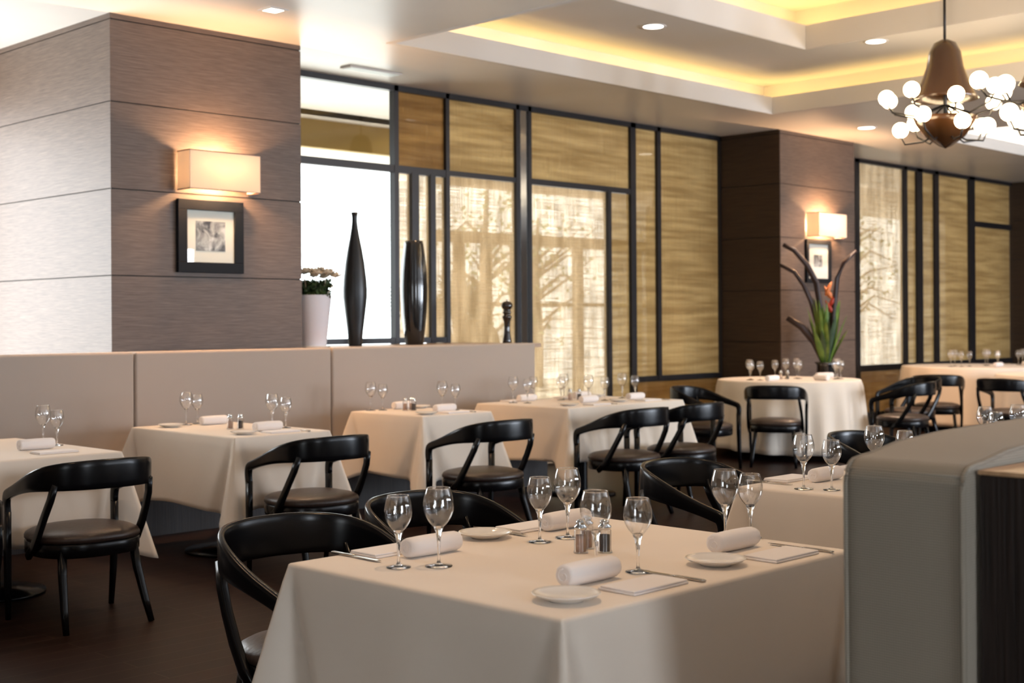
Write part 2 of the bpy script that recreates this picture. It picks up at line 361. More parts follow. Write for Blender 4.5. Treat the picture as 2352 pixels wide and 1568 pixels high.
# boundary walls
b = MB(); b.box(-5.1, -5, -5, 10.6, 0, .45); b.box(-5.1, -5, -5, 10.6, 2.9, ZC)
b.box(-5.1, -5, -5, -1.4, .45, 2.9); b.box(-5.1, -5, .6, 10.6, .45, 2.9)
struct(b.build('wall_left', WALLP))
b = MB(); b.box(-5, 27, -5.1, -5, 0, .5); b.box(-5, 27, -5.1, -5, 2.8, ZC)
xs = [-5, 0, 13.2, 27]
b.box(-5, .4, -5.1, -5, .5, 2.8); b.box(2.0, 6.4, -5.1, -5, .5, 2.8); b.box(17.6, 27, -5.1, -5, .5, 2.8)
for x in (8.0, 10.0, 12.0, 14.0, 16.0): b.box(x-.62, x+.62, -5.1, -5, .5, 2.8)
struct(b.build('wall_back', WALLP))
struct(MB().box(27, 27.1, -5, 11, 0, ZC+.1).build('wall_right', WALLP))
struct(MB().box(2.2, 4.54, 10.6, 10.7, 3.1, ZC).box(2.2, 4.54, 10.6, 10.7, 0, .2).box(-5, 2.3, 8.85, 8.95, 0, ZC).box(2.2, 2.3, 8.95, 10.6, 2.6, ZC).box(2.2, 2.3, 8.95, 10.6, 0, .15).build('wall_far_left_bay', WALLP))
struct(MB().box(-5, 9.35, 10.7, 13.5, ZC, ZC+.1).build('ceiling_sun_block', CEIL))  # roof extension added over the left bay to keep the sun out

# veneered piers, built as stacked boards with a dark shadow gap
DKSIDE = noisy(mat('dark_side_boards', (.05, .03, .02), .6, .3), (.030, .017, .010), (.055, .034, .020), 5, 5, (.7, .7, 30), .05)  # darker brown boards for the left side of a pier
def pier(nm, x0, x1, y0, y1, label, dark=False):
    zs = [0, .58, 1.155, 1.729, 2.319, 2.912, 3.470, ZC]
    core = MB().box(x0+.008, x1-.008, y0+.008, y1-.008, 0, ZC)
    o = struct(core.build(nm, GROOVE)); o['label'] = label
    for i in range(len(zs)-1):
        p = MB().box(x0, x1, y0, y1, zs[i]+(.004 if i else 0), zs[i+1]-(.004 if i < len(zs)-2 else 0)).build('veneer_board', VENEER, o)
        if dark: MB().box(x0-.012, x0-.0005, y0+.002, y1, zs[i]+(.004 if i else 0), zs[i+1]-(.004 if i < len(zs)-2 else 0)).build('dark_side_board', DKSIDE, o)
pier('wall_near_pier', 4.54, 6.125, YC, 10.6, 'large wood-veneered pier with horizontal joints beside the banquette')
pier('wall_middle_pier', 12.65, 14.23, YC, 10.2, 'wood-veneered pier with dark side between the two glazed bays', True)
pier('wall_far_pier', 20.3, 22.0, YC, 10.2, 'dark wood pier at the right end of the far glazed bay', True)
struct(MB().box(22, 27, YG, YG+.1, 0, ZC).build('wall_far', WALLP))
# low wall beneath the clear glazing, carrying the ledge behind the banquette
struct(MB().box(6.125, 8.62, YC, YG+.05, 0, 1.17).build('wall_low_ledge', VENEER), 'low wall under the ledge behind the banquette')
LEDGE = struct(MB().box(6.13, 8.64, 8.175, YG+.03, 1.17, 1.205).build('trim_ledge', mat('ledge_wood', (.42, .30, .22), .4)), 'thin wooden ledge on top of the low wall behind the banquette')

def glazing(nm, label, x0, x1, vert, horiz, panes, z1=ZC-.001):
    o = thing(nm, label, None, (0, 0, 0), kind='structure')
    f = MB(); t = .03
    f.box(x0, x1, YG-.04, YG+.03, z1-.05, z1)
    for q in vert: f.box(q[0]-q[3]/2, q[0]+q[3]/2, YG-.04, YG+.03, q[1], q[2])
    for xa, xb, z, h in horiz: f.box(xa, xb, YG-.035, YG+.025, z-h/2, z+h/2)
    f.build('window_frame', BRONZE, o)
    for xa, xb, za, zb, m in panes: MB().box(xa, xb, YG-.004, YG+.002, za, zb).build('pane', m, o)
    return o
z1 = ZC-.001
glazing('window_1', 'tall bronze-framed glazed partition with clear and gold linen panes behind the banquette', 6.12, 12.66,
    [(7.755, 1.2, z1, .05), (7.975, 1.2, 2.75, .085), (8.19, 1.2, 2.75, .06), (8.375, 1.2, z1, .045), (9.30, 0, z1, .045), (9.47, 0, z1, .045), (10.67, 0, 2.77, .05), (11.06, 0, z1, .085), (11.50, .76, z1, .06), (12.64, 0, z1, .05)],
    [(6.13, 8.375, 2.765, .065), (8.375, 9.32, 2.775, .045), (9.47, 11.06, 2.775, .055), (11.06, 12.65, .77, .06), (6.13, 8.375, 1.235, .05), (9.47, 12.65, .08, .16), (8.64, 9.32, .08, .16)],
    [(6.13, 7.73, 2.8, z1-.05, PANE), (6.13, 7.73, 1.26, 2.73, PANE),
     (7.78, 8.355, 2.8, z1-.05, FAB_DEEP), (7.78, 7.93, 1.26, 2.73, FAB_SHEER), (8.02, 8.16, 1.26, 2.73, FAB_SHEER), (8.22, 8.355, 1.26, 2.73, FAB_SHEER),
     (8.395, 9.28, 2.8, z1-.05, FAB_GOLD), (8.395, 9.28, 1.20, 2.75, FAB_SHEER), (8.66, 9.28, .16, 1.20, FAB_SHEER),
     (9.49, 11.02, 2.8, z1-.05, FAB_GOLD), (9.49, 10.645, .16, 2.745, FAB_SHEER), (10.695, 11.02, .16, 2.745, FAB_GOLD),
     (11.10, 11.47, .8, z1-.05, FAB_GOLD), (11.53, 12.62, .8, z1-.05, FAB_GOLD), (11.10, 12.62, .16, .74, FAB_DEEP)])
tag(MB().box(9.345, 9.425, YG-.03, YG+.02, 0, ZC-.002).build('trim_1', CHROME), kind='structure')['label'] = 'slim chrome post between two glazed panels'
glazing('window_2', 'far glazed bay of gold linen panes beyond the middle pier', 14.23, 20.3,
    [(15.66, 0, z1, .12), (16.95, 0, z1, .09), (17.35, 0, z1, .16), (17.85, 0, z1, .12), (18.95, 0, z1, .18)],
    [(15.66, 20.3, .75, .08), (18.95, 20.3, 2.81, .08), (14.23, 20.3, .08, .16)],
    [(14.25, 15.6, .16, z1-.05, FAB_GOLD), (15.72, 16.9, .79, z1-.05, FAB_SHEER), (17.0, 17.27, .79, z1-.05, FAB_GOLD), (17.43, 17.79, .79, z1-.05, FAB_GOLD), (17.91, 18.86, .79, z1-.05, FAB_GOLD),
     (19.04, 20.28, 2.85, z1-.05, FAB_GOLD), (19.04, 20.28, .79, 2.77, FAB_GOLD), (15.72, 20.28, .16, .71, FAB_DEEP)])

# ------------------------------------------------------------------ downlights, added fill spots
def downlight(x, y, z, r, label, power, square=False, col=(1, .85, .65), grp='recessed ceiling downlights', emitp=1):
    t = thing('downlight', label, 'ceiling light', (x, y, z), group=grp)
    if square:
        MB().box(-r-.02, r+.02, -r-.02, -r, -.008, 0).box(-r-.02, r+.02, r, r+.02, -.008, 0).box(-r-.02, -r, -r, r, -.008, 0).box(r, r+.02, -r, r, -.008, 0).build('trim_ring', CEIL, t)
        MB().box(-r, r, -r, r, -.004, -.001).build('lens', DLDISC, t)
    else:
        MB().lathe([(r, -.004), (r+.02, -.008), (r+.025, 0), (r, 0)], 24).build('trim_ring', CEIL, t, True)
        MB().lathe([(.001, -.004), (r, -.004)], 24).build('lens', DLDISC, t)
    if power: spot((x, y, z-.03), power, col)
    return t
downlight(5.29, 7.47, ZC, .055, 'small square downlight in the ceiling above the wood-clad pier', 60, True, (1, .62, .34))
downlight(8.80, 7.01, 3.86, .085, 'round downlight in the lit ceiling tray, nearer the glazed wall', 40)
downlight(10.70, 6.02, 3.86, .085, 'round downlight in the ceiling tray left of the chandelier', 40)
downlight(13.24, 7.57, ZC, .09, 'round downlight in the ceiling in front of the middle pier', 260, False, (1, .7, .5))
v = thing('ceiling_vent', 'slim rectangular pale ceiling vent above the clear pane', 'ceiling vent', (7.15, 8.70, ZC-.001))
MB().box(-.28, .28, -.07, .07, -.012, 0).build('vent_frame', CEIL, v, bevel=.003)
for i in range(4): MB().box(-.26, .26, -.055+i*.03, -.035+i*.03, -.017, -.012).build('slat', mat('vent_white', (.85, .9, .88), .4), v)
for x, y, p_ in ((-3.9, 5, 40), (2.75, 2.6, 100), (4.9, 2.6, 35), (1.7, 4.6, 40), (4.4, 5.2, 50), (5.9, 8.05-.9, 30), (12.6, 5.2, 55), (7.6, 8.05, 30), (16, 7.0, 70), (14.0, 6.2, 70)):  # extra warm spots with no fixture, added to brighten tables and walls
    spot((x, y, ZC-.03), p_, (1, .66, .38))

# ------------------------------------------------------------------ sconces and pictures on the piers
def sconce(x0, x1, label):
    w_ = x1-x0; t = thing('wall_sconce', label, 'wall lamp', ((x0+x1)/2, YC, 2.345), group='box wall sconces on the piers')
    h = .265; d = .17; a = w_/2; k = .004
    MB().box(-a, a, -d, -d+k, 0, h).box(-a, -a+k, -d+k, -.006, 0, h).box(a-k, a, -d+k, -.006, 0, h).build('lamp_shade', SHADE, t)
    e = MB()
    for z in (0-.006, h): e.box(-a-.002, a+.002, -d-.002, -d+.004, z, z+.006).box(-a-.002, -a+.004, -d+.004, -.004, z, z+.006).box(a-.004, a+.002, -d+.004, -.004, z, z+.006)
    e.build('wire_frame', mat('sconce_trim', (.06, .03, .02), .5), t)
    MB().box(-.08, .08, -.012, 0, .05, .2).build('wall_plate', CHROME, t)
    for s in (-1, 1):
        MB().ball((s*a*.45, -d*.5, h*.62), .024, 8, 1.3).build('bulb', BULB, t, True)
        MB().tube([(s*a*.45, -.01, .08), (s*a*.45, -d*.5, .08), (s*a*.45, -d*.5, h*.5)], .006).build('bulb_arm', CHROME, t, True)
    l = bpy.data.lights.new('sconce_glow', 'POINT'); l.energy = 85; l.color = (1, .56, .27); l.shadow_soft_size = .04
    lo = bpy.data.objects.new('sconce_glow', l); C.objects.link(lo); lo.location = ((x0+x1)/2, YC-d*.5, 2.345+h*.52)
sconce(5.05, 5.635, 'lit cream box sconce above the framed picture on the near wood-clad pier')
sconce(13.17, 13.76, 'lit cream box sconce on the far pier behind the tall flower arrangement')
def photo_mat():
    m, nt, b = _m('grey_photo_print'); b.inputs['Roughness'].default_value = .5
    v = coords(nt, (1, 1, 1)); n = N(nt, 'ShaderNodeTexNoise'); n.inputs['Scale'].default_value = 11; n.inputs['Detail'].default_value = 7; n.inputs['Distortion'].default_value = .8
    nt.links.new(v, n.inputs['Vector'])
    r = N(nt, 'ShaderNodeValToRGB'); r.color_ramp.elements[0].position = .36; r.color_ramp.elements[1].position = .66
    r.color_ramp.elements[0].color = (.03, .03, .045, 1); r.color_ramp.elements[1].color = (.62, .62, .66, 1)
    nt.links.new(n.outputs['Fac'], r.inputs[0]); nt.links.new(r.outputs[0], b.inputs['Base Color']); return m
PHOTO = photo_mat(); MATB = mat('picture_mount', (.80, .76, .72), .7); PFR = mat('black_picture_frame', (.006, .008, .012), .6, .15)
def picture(xc, zc, w_, h, fr, mt, label):
    t = thing('framed_picture', label, 'picture', (xc, YC, zc), group='framed pictures under the sconces')
    a, c = w_/2, h/2
    MB().box(-a, a, -.035, -.002, c-fr, c).box(-a, a, -.035, -.002, -c, -c+fr).box(-a, -a+fr, -.035, -.002, -c+fr, c-fr).box(a-fr, a, -.035, -.002, -c+fr, c-fr).build('picture_frame', PFR, t, bevel=.003)
    MB().box(-a+fr, a-fr, -.018, -.004, -c+fr, c-fr).build('mount_board', MATB, t)
    MB().box(-a+fr+mt, a-fr-mt, -.0195, -.018, -c+fr+mt*1.1, c-fr-mt).build('photo_print', PHOTO, t)
    MB().box(-a+fr, a-fr, -.026, -.024, -c+fr, c-fr).build('picture_glass', PANE, t)
picture(5.31, 2.02, .545, .52, .075, .075, 'black framed grey photograph below the sconce on the near pier')
picture(13.39, 2.065, .52, .49, .05, .12, 'black framed small print below the far sconce behind the flower arrangement')

# ------------------------------------------------------------------ banquettes
def rounded_panel(mb, x0, x1, y0, y1, z0, z1): mb.box(x0, x1, y0, y1, z0, z1)
t = thing('banquette', 'long beige upholstered banquette against the pier and glazed wall', 'bench', (0, 0, 0))
seams = [-3.6, -.36, 1.28, 2.92, 4.56, 6.20, 8.42]
for i in range(len(seams)-1):
    MB().box(seams[i]+.004, seams[i+1]-.004, 8.03, 8.17, .40, 1.212).build('back_panel', UPH, t, bevel=.018, seg=4)
    MB().box(seams[i]+.004, seams[i+1]-.004, 7.86, 8.028, .34, .47).build('seat_cushion', UPH, t, bevel=.03, seg=4)
MB().box(seams[0], 8.40, 7.88, 8.16, 0, .34).build('plinth', WENGE, t)
# near bench, seen end-on at the right
t = thing('bench_back', 'taupe woven upholstered bench with tall piped backrest at the right foreground', 'bench', (0, 0, 0))
def bench():
    # backrest cross-section in X-Z, swept over Y, crowned top rising away from the rounded end
    x0, x1, y0, y1 = 2.385, 8.6, 1.165, 1.418
    prof = [(x0+.012, 0), (x0+.006, .5), (x0, .95)]
    for k in range(7): a = PI/2*k/6; prof.append((x0+.045-.045*math.cos(a), 1.078+.045*math.sin(a)))
    prof += [(x0+.10, 1.128), (x0+.2, 1.142), (x0+.4, 1.152), (x0+.8, 1.156), (x1, 1.156), (x1, 0)]
    m = MB(); n = len(prof); vs = []
    ys = [y0, y0+.004, y0+.012, y0+.03, y0+.12, y1-.03, y1-.012, y1-.004, y1]; ins = [.010, .004, .001, 0, 0, 0, .001, .004, .010]
    for y, i in zip(ys, ins):
        for x, z in prof: vs.append((x+(i if x < x0+.06 else 0), y, z-(i if z > 1.0 else 0)))
    fs = []
    for j in range(len(ys)-1):
        for k in range(n-1): fs.append((j*n+k, j*n+k+1, (j+1)*n+k+1, (j+1)*n+k))
    fs.append(tuple(range(n))); fs.append(tuple(reversed([(len(ys)-1)*n+k for k in range(n)])))
    m.add(vs, fs); m.build('backrest', UPHB, t)
    o = t.children[0]
    for p in o.data.polygons: p.use_smooth = len(p.vertices) == 4
    for yy in (y0+.003, y1-.003):
        pp = [(x-.001 if x < x0+.06 else x, yy, z+(.001 if z > 1.05 else 0)-(.006 if z > 1.0 else 0)) for x, z in prof[:-1]]
        MB().tube(pp, .0045, 8).build('piping', UPHB, t, True)
    pp = [(x0+.022, y, 1.108) for y in (y0+.01, (y0+y1)/2, y1-.01)]
    MB().tube([(x0+.008, y0+.006, 1.100), (x0+.009, y1-.006, 1.100)], .003, 6).build('seam', UPHB, t, True)
    MB().box(x0+.05, x1, y1+.004, y1+.38, .33, .46).build('seat_cushion', UPHB, t, bevel=.03, seg=4)
    MB().box(x0+.08, x1-.02, y1+.004, y1+.34, 0, .33).build('plinth', WENGE, t)
bench()
t = thing('divider_cabinet', 'dark grained wood divider with tan top behind the taupe bench', 'cabinet', (0, 0, 0))
MB().box(2.432, 8.6, .50, 1.155, 0, 1.104).build('body', WENGE, t, bevel=.003)
MB().box(2.428, 8.6, .497, 1.157, 1.104, 1.112).build('top', TAN, t)

# ------------------------------------------------------------------ tables and cloths
def cloth_rect(name, x0, x1, y0, y1, zt, drop, label, group, seed=0, flare=.045, fold=.15):
    rnd = random.Random(seed); a, b_ = (x1-x0)/2, (y1-y0)/2; cx, cy = (x0+x1)/2, (y0+y1)/2
    corners = [(a, b_), (-a, b_), (-a, -b_), (a, -b_)]
    ring = []   # base x, y, outward, diag, distance-to-corner, crease factor, phase
    for c in range(4):
        p = Vector(corners[c]); q = Vector(corners[(c+1) % 4]); d = (q-p); L = d.length; d.normalize()
        outw = Vector((d.y, -d.x));
        if outw.dot((p+q)/2) < 0: outw = -outw
        cr0, cr1 = 1, .75
        S_ = [0, .006, .014, .024, .036, .05, .065, .08, .095, .11, .13, .15, .17, .20, .24, .3]
        m = [k for k in S_ if k < L/2-.05]; mid = [m[-1]+(L-2*m[-1])*i/9 for i in range(1, 9)]
        ss = m+mid+[L-k for k in reversed(m)]
        for s_ in ss[:-1] if True else ss:
            near0 = s_ < L/2; dc = s_ if near0 else L-s_; corner = Vector(corners[c]) if near0 else Vector(corners[(c+1) % 4])
            ring.append((p+d*s_, outw, Vector((math.copysign(1, corner.x), math.copysign(1, corner.y))).normalized(), dc, (cr0 if near0 else cr1), s_, c, (c if near0 else (c+1) % 4)))
    ph = [rnd.uniform(0, 6) for _ in range(4)]; fo = [fold*rnd.uniform(.85, 1.15) for _ in range(4)]
    n = len(ring); vs = []; fs = []
    levels = [(-.05, 0), (-.014, -.0), (-.006, -.0015), (-.0015, -.005), (0, -.012)]
    for off, dz in levels:
        for (p, o, dg, dc, cr, s_, c, ci) in ring:
            sx = max(0, a+off)/a; sy = max(0, b_+off)/b_; vs.append((cx+p.x*sx, cy+p.y*sy, zt+dz))
    NV = 16
    for j in range(1, NV+1):
        v = j/NV
        for (p, o, dg, dc, cr, s_, c, ci) in ring:
            out = .004+flare*v+.012*v*math.sin(s_*11+ph[c])*math.sin(s_*5+ph[c]*2)
            g = math.exp(-(dc/(.012+.075*v))**2); crz = math.exp(-((dc-(.02+.135*v))/(.012+.042*v))**2)
            q = p+o*(out*(1-g*.3)-.075*cr*v*crz)+dg*(fo[ci]*v*g)
            z = zt-.012-(drop-.012+.11*math.exp(-(dc/.10)**2)+.012*math.sin(s_*6+ph[c]))*v
            vs.append((cx+q.x, cy+q.y, z))
    R = len(levels)+NV
    for j in range(R-1):
        for i in range(n): k = (i+1) % n; fs.append((j*n+i, j*n+k, (j+1)*n+k, (j+1)*n+i))
    fs.append(tuple(reversed(range(n))))
    o = MB().add(vs, fs).build(name, CLOTH, None, True)
    sm = o.modifiers.new('thickness', 'SOLIDIFY'); sm.thickness = .0025; sm.offset = -1
    return tag(o, label, 'tablecloth', group)
def cloth_round(name, cx, cy, r, zt, drop, label, seed=1, pleats=17):
    rnd = random.Random(seed); n = pleats*10; vs = []; fs = []
    am = [rnd.uniform(.5, 1.2) for _ in range(pleats)]
    for rr, dz in ((r-.05, 0), (r-.01, -.001), (r-.003, -.005), (r, -.014)):
        for i in range(n): a = 2*PI*i/n; vs.append((cx+rr*math.cos(a), cy+rr*math.sin(a), zt+dz))
    NV = 12
    for j in range(1, NV+1):
        v = j/NV
        for i in range(n):
            a = 2*PI*i/n; k = (i//10) % pleats; u = (i % 10)/10
            w0 = am[k]*(1-u)+am[(k+1) % pleats]*u
            rr = r+.01+.05*v+.038*w0*v**.7*math.sin(a*pleats+math.sin(a*3)*.8)
            vs.append((cx+rr*math.cos(a), cy+rr*math.sin(a), zt-.014-(drop+.02*math.sin(a*2))*v))
    R = 4+NV
    for j in range(R-1):
        for i in range(n): k = (i+1) % n; fs.append((j*n+i, j*n+k, (j+1)*n+k, (j+1)*n+i))
    fs.append(tuple(reversed(range(n))))
    o = MB().add(vs, fs).build(name, CLOTH, None, True)
    sm = o.modifiers.new('thickness', 'SOLIDIFY'); sm.thickness = .0025; sm.offset = -1
    return tag(o, label, 'tablecloth', 'floor-length round tablecloths')
def table(x0, x1, y0, y1, zt, where, round_=False):
    cx, cy = (x0+x1)/2, (y0+y1)/2
    t = thing('dining_table', 'dining table hidden under the cloth '+where, 'table', (cx, cy, 0), group='cloth-covered dining tables')
    h = zt-.004
    if round_: MB().lathe([(.001, h-.03), ((x1-x0)/2-.012, h-.03), ((x1-x0)/2-.01, h-.02), ((x1-x0)/2-.01, h), (.001, h)], 48).build('tabletop', WENGE, t)
    else: MB().box(x0-cx+.008, x1-cx-.008, y0-cy+.008, y1-cy-.008, h-.03, h).build('tabletop', WENGE, t)
    MB().lathe([(.045, .03), (.04, h-.03)], 20).build('pedestal', LACQ, t, True)
    MB().lathe([(.001, 0), (.27, 0), (.27, .015), (.06, .04), (.001, .04)], 32).build('base', LACQ, t, True)
TW = {}
ZT = .75
for key, (x0, x1, y0, y1, drop, where) in dict(
    T1=(2.15, 3.36, 1.975, 2.985, .52, 'of the large foreground table'),
    T5=(4.35, 5.50, 2.0, 3.06, .50, 'of the bench table behind the foreground one'),
    T6=(6.20, 7.35, 2.0, 3.12, .50, 'of the table hidden beyond the taupe bench'),
    T4=(7.39, 8.80, 6.72, 7.70, .42, 'of the four-place table under the chrome post'),
    T3=(6.13, 6.80, 6.93, 7.72, .44, 'of the small banquette table under the black vases'),
    T2=(4.30, 4.98, 6.47, 7.62, .43, 'of the small banquette table under the picture'),
    T0=(2.62, 3.46, 6.22, 7.42, .43, 'of the leftmost banquette table')).items():
    table(x0, x1, y0, y1, ZT, where)
    cloth_rect('tablecloth', x0, x1, y0, y1, ZT, drop, 'cream cloth '+where, 'square-cornered cream tablecloths', seed=ord(key[1]), fold=.20 if key == 'T1' else .17)
    TW[key] = where
RT = [(11.87, 7.70, .73, .785, 'by the tall flowers'), (16.25, 7.75, .92, .80, 'below the far gold panes'), (14.9, 6.0, .80, .78, 'at the right photo edge')]
for i, (x, y, r, z, wh) in enumerate(RT):
    table(x-r, x+r, y-r, y+r, z, 'of the round table '+wh, True)
    cloth_round('tablecloth', x, y, r, z, z-.10, 'long pleated pale cloth on the round table '+wh, seed=i+3)

# ------------------------------------------------------------------ wine glasses
def wine_glass(label, h=.205, rb=.041, rm=.031):
    t = thing('wine_glass', label, 'wine glass', (0, 0, -5))
    hs = h*.46  # stem top
    bowl = [(.0045, hs)]
    for k in range(1, 13):
        u = k/12; ang = u*PI*.5
        if u < .62: r = rb*math.sin(u/.62*PI/2)**.85
        else: r = rb-(rb-rm)*((u-.62)/.38)**1.6
        bowl.append((max(r, .006), hs+(h-hs)*(u**1.12)))
    b = MB(); b.lathe(bowl, 28); b.build('bowl', GTHIN, t, True)
    rim = [(rm-.0008, h-.001), (rm+.0006, h-.0005), (rm+.0006, h+.0006), (rm-.0008, h+.0006), (rm-.0008, h-.001)]
    MB().lathe(rim, 28).build('rim', GSOL, t, True)
    st = [(.0001, hs+.005), (.007, hs+.006), (.0125, hs+.011), (.013, hs+.007), (.0085, hs-.004), (.0058, hs-.018), (.0042, hs-.035), (.0034, hs*.35), (.0040, .014), (.0065, .008)]
    MB().lathe(list(reversed(st)), 16).build('stem', GSOL, t, True)
    ft = [(.0001, 0), (rb*.86, 0), (rb*.88, .0015), (rb*.86, .0025), (.012, .0055), (.0065, .0082), (.0001, .0085)]
    MB().lathe(ft, 28).build('foot', GSOL, t, True)
    return t
first = {'large': None, 'small': None}
glasses = []
def put_glass(kind, x, y, z, label, grp):
    if first[kind] is None:
        g = wine_glass(label, .208, .0415, .0315) if kind == 'large' else wine_glass(label, .190, .0375, .029)
        first[kind] = g; g.location = (x, y, z); g['group'] = grp; g['label'] = label
    else: g = dup(first[kind], (x, y, z), random.uniform(0, 6), label, grp)
    glasses.append(g)
# ------------------------------------------------------------------ place settings
def make_plate():
    t = thing('side_plate', 'x', 'plate', (0, 0, -5))
    p = [(.0001, 0), (.042, 0), (.045, .003), (.074, .013), (.080, .0175), (.0815, .0185), (.080, .0198), (.073, .0155), (.046, .0062), (.0001, .0055)]
    MB().lathe(p, 40).build('dish', PORC, t, True); return t
def make_roll():
    t = thing('rolled_napkin', 'x', 'napkin', (0, 0, -5)); n = 20; vs = []; fs = []; L = .095
    prof = [(-L, .018), (-L*.99, .0235), (-L*.9, .0262), (-L*.5, .0275), (0, .028), (L*.5, .0275), (L*.9, .0262), (L*.99, .0235), (L, .018)]
    for x, r in prof:
        for k in range(n):
            a = 2*PI*k/n; bump = .0022 if 2 <= k <= 8 else 0
            vs.append((x, (r+bump)*math.cos(a)*1.12, max(.0, .027+(r+bump)*math.sin(a))))
    for j in range(len(prof)-1):
        for k in range(n): l = (k+1) % n; fs.append((j*n+k, j*n+l, (j+1)*n+l, (j+1)*n+k))
    fs.append(tuple(reversed(range(n)))); fs.append(tuple((len(prof)-1)*n+k for k in range(n)))
    MB().add(vs, fs).build('napkin_roll', LINEN, t, True)
    sp = []   # spiral edge showing at each end
    for s_ in (-1, 1):
        m = MB(); m.tube([(s_*(L+.0005), (.004+.0011*k)*math.cos(k*.6)*1.1, .027+(.004+.0011*k)*math.sin(k*.6)) for k in range(14)], .0012, 6)
        m.build('rolled_edge', LINEN, t, True)
    return t
def make_flat():
    t = thing('folded_napkin', 'x', 'napkin', (0, 0, -5))
    MB().box(-.105, .105, -.058, .058, 0, .006).build('lower_fold', LINEN, t, bevel=.0028, seg=3)
    MB().box(-.103, .103, -.056, .052, .0062, .011).build('upper_fold', LINEN, t, bevel=.0024, seg=3); return t
def make_knife():
    t = thing('table_knife', 'x', 'knife', (0, 0, -5))
    MB().sweep([Vector((0, y, .004)) for y in (-.11, -.105, -.05, -.02, -.012)], [Vector((1, 0, 0))]*5, [.008, .013, .012, .009, .006], [.004, .0065, .0065, .006, .004]).build('knife_handle', STEEL, t, True)
    MB().sweep([Vector((0, y, .004)) for y in (-.012, 0, .06, .09, .105)], [Vector((1, 0, 0))]*5, [.006, .014, .017, .014, .003], [.003, .002, .0018, .0015, .001]).build('blade', STEEL, t, True); return t
def make_fork():
    t = thing('table_fork', 'x', 'fork', (0, 0, -5))
    MB().sweep([Vector((0, y, .004)) for y in (-.10, -.09, -.03, .02, .035)], [Vector((1, 0, 0))]*5, [.006, .012, .008, .006, .009], [.003, .004, .004, .004, .003]).build('fork_handle', STEEL, t, True)
    m = MB(); m.box(-.011, .011, .035, .05, .004, .006)
    for k in range(4): m.box(-.011+k*.0063, -.008+k*.0063, .05, .092, .004, .006)
    m.build('tines', STEEL, t); return t
protos = {}
MK = dict(side_plate=make_plate, rolled_napkin=make_roll, folded_napkin=make_flat, table_knife=make_knife, table_fork=make_fork)
def put(kind, x, y, z, rz, label, grp):
    if kind not in protos:
        protos[kind] = MK[kind](); o = protos[kind]; o.location = (x, y, z); o.rotation_euler = (0, 0, rz); o['label'] = label; o['group'] = grp
        return o
    return dup(protos[kind], (x, y, z), rz, label, grp)
def mill(x, y, z, dark, label, grp='clear salt and pepper mills'):
    t = thing('pepper_mill' if dark else 'salt_mill', label, 'mill', (x, y, z), group=grp)
    MB().lathe([(.0001, .0), (.021, .0), (.021, .004), (.0185, .008), (.0185, .062), (.016, .066), (.0001, .066)], 24).build('clear_body', GTHIN, t, True)
    MB().lathe([(.0001, .004), (.0145, .004), (.0145, .050), (.0001, .052)], 20).build('contents', mat('peppercorns', (.03, .015, .01), .7) if dark else mat('pink_salt', (.55, .36, .26), .6), t, True)
    MB().lathe([(.017, .066), (.0185, .068), (.0185, .074), (.012, .079), (.0135, .084), (.012, .090), (.004, .094), (.0001, .0945)], 24).build('chrome_cap', CHROME, t, True)
ZS = ZT+.0006
# measured places: (name, table, dict of items)
def setting(tab, where, roll=None, plate=None, flat=None, g=(), knife=None, fork=None, z=ZS, rz=0):
    tn = 'on '+tab
    if plate: put('side_plate', plate[0], plate[1], z, 0, f'small white side plate, {where} place, {tab}', 'white side plates')
    if flat: put('folded_napkin', flat[0], flat[1], z, rz, f'flat folded white napkin, {where} place, {tab}', 'flat folded napkins')
    if roll: put('rolled_napkin', roll[0], roll[1], z, rz+(roll[2] if len(roll) > 2 else 0), f'rolled white napkin, {where} place, {tab}', 'rolled white napkins')
    if knife: put('table_knife', knife[0], knife[1], z, rz+PI*0, f'steel knife, {where} place, {tab}', 'table knives')
    if fork: put('table_fork', fork[0], fork[1], z, rz, f'steel fork, {where} place, {tab}', 'table forks')
    for i, (kind, x, y) in enumerate(g):
        put_glass(kind, x, y, z, f'{"larger" if kind == "large" else "smaller"} clear wine glass, {where} place, {tab}', 'clear wine glasses')
F = 'foreground table'
setting(F, 'front-left', roll=(2.50, 2.205), plate=(2.30, 2.10), flat=(2.545, 2.068), g=[('large', 2.618, 2.285), ('small', 2.685, 2.20)], knife=(2.69, 2.10))
setting(F, 'front-right', roll=(3.13, 2.215), plate=(2.905, 2.115), flat=(3.13, 2.060), g=[('large', 3.245, 2.327), ('small', 3.335, 2.30)], knife=(3.27, 2.09))
setting(F, 'rear-left', roll=(2.50, 2.79), plate=(2.80, 2.885), flat=(2.45, 2.905), g=[('small', 2.306, 2.706), ('large', 2.39, 2.64)], rz=PI, knife=(2.32, 2.90))
setting(F, 'rear-right', roll=(3.10, 2.83), flat=(3.03, 2.915), g=[('small', 2.853, 2.709), ('large', 2.965, 2.70)], rz=PI, knife=(2.90, 2.91))
mill(2.80, 2.50, ZS, False, 'clear salt mill in the middle of the foreground table')
mill(2.85, 2.455, ZS, True, 'clear pepper mill in the middle of the foreground table')
mill(2.865, 2.535, ZS, False, 'second clear mill behind the pepper mill on the foreground table')
B5 = 'table behind the foreground table'
setting(B5, 'rear-left', roll=(4.72, 2.89), flat=(4.66, 3.02), g=[('large', 4.43, 2.81), ('small', 4.475, 2.715)], rz=PI, knife=(4.50, 3.01))
setting(B5, 'rear-right', roll=(5.25, 2.90), flat=(5.2, 3.03), g=[('large', 4.98, 2.82), ('small', 5.05, 2.72)], rz=PI)
B6 = 'table beyond the taupe bench'
setting(B6, 'near-left', g=[('large', 6.42, 3.02), ('small', 6.35, 2.93)])
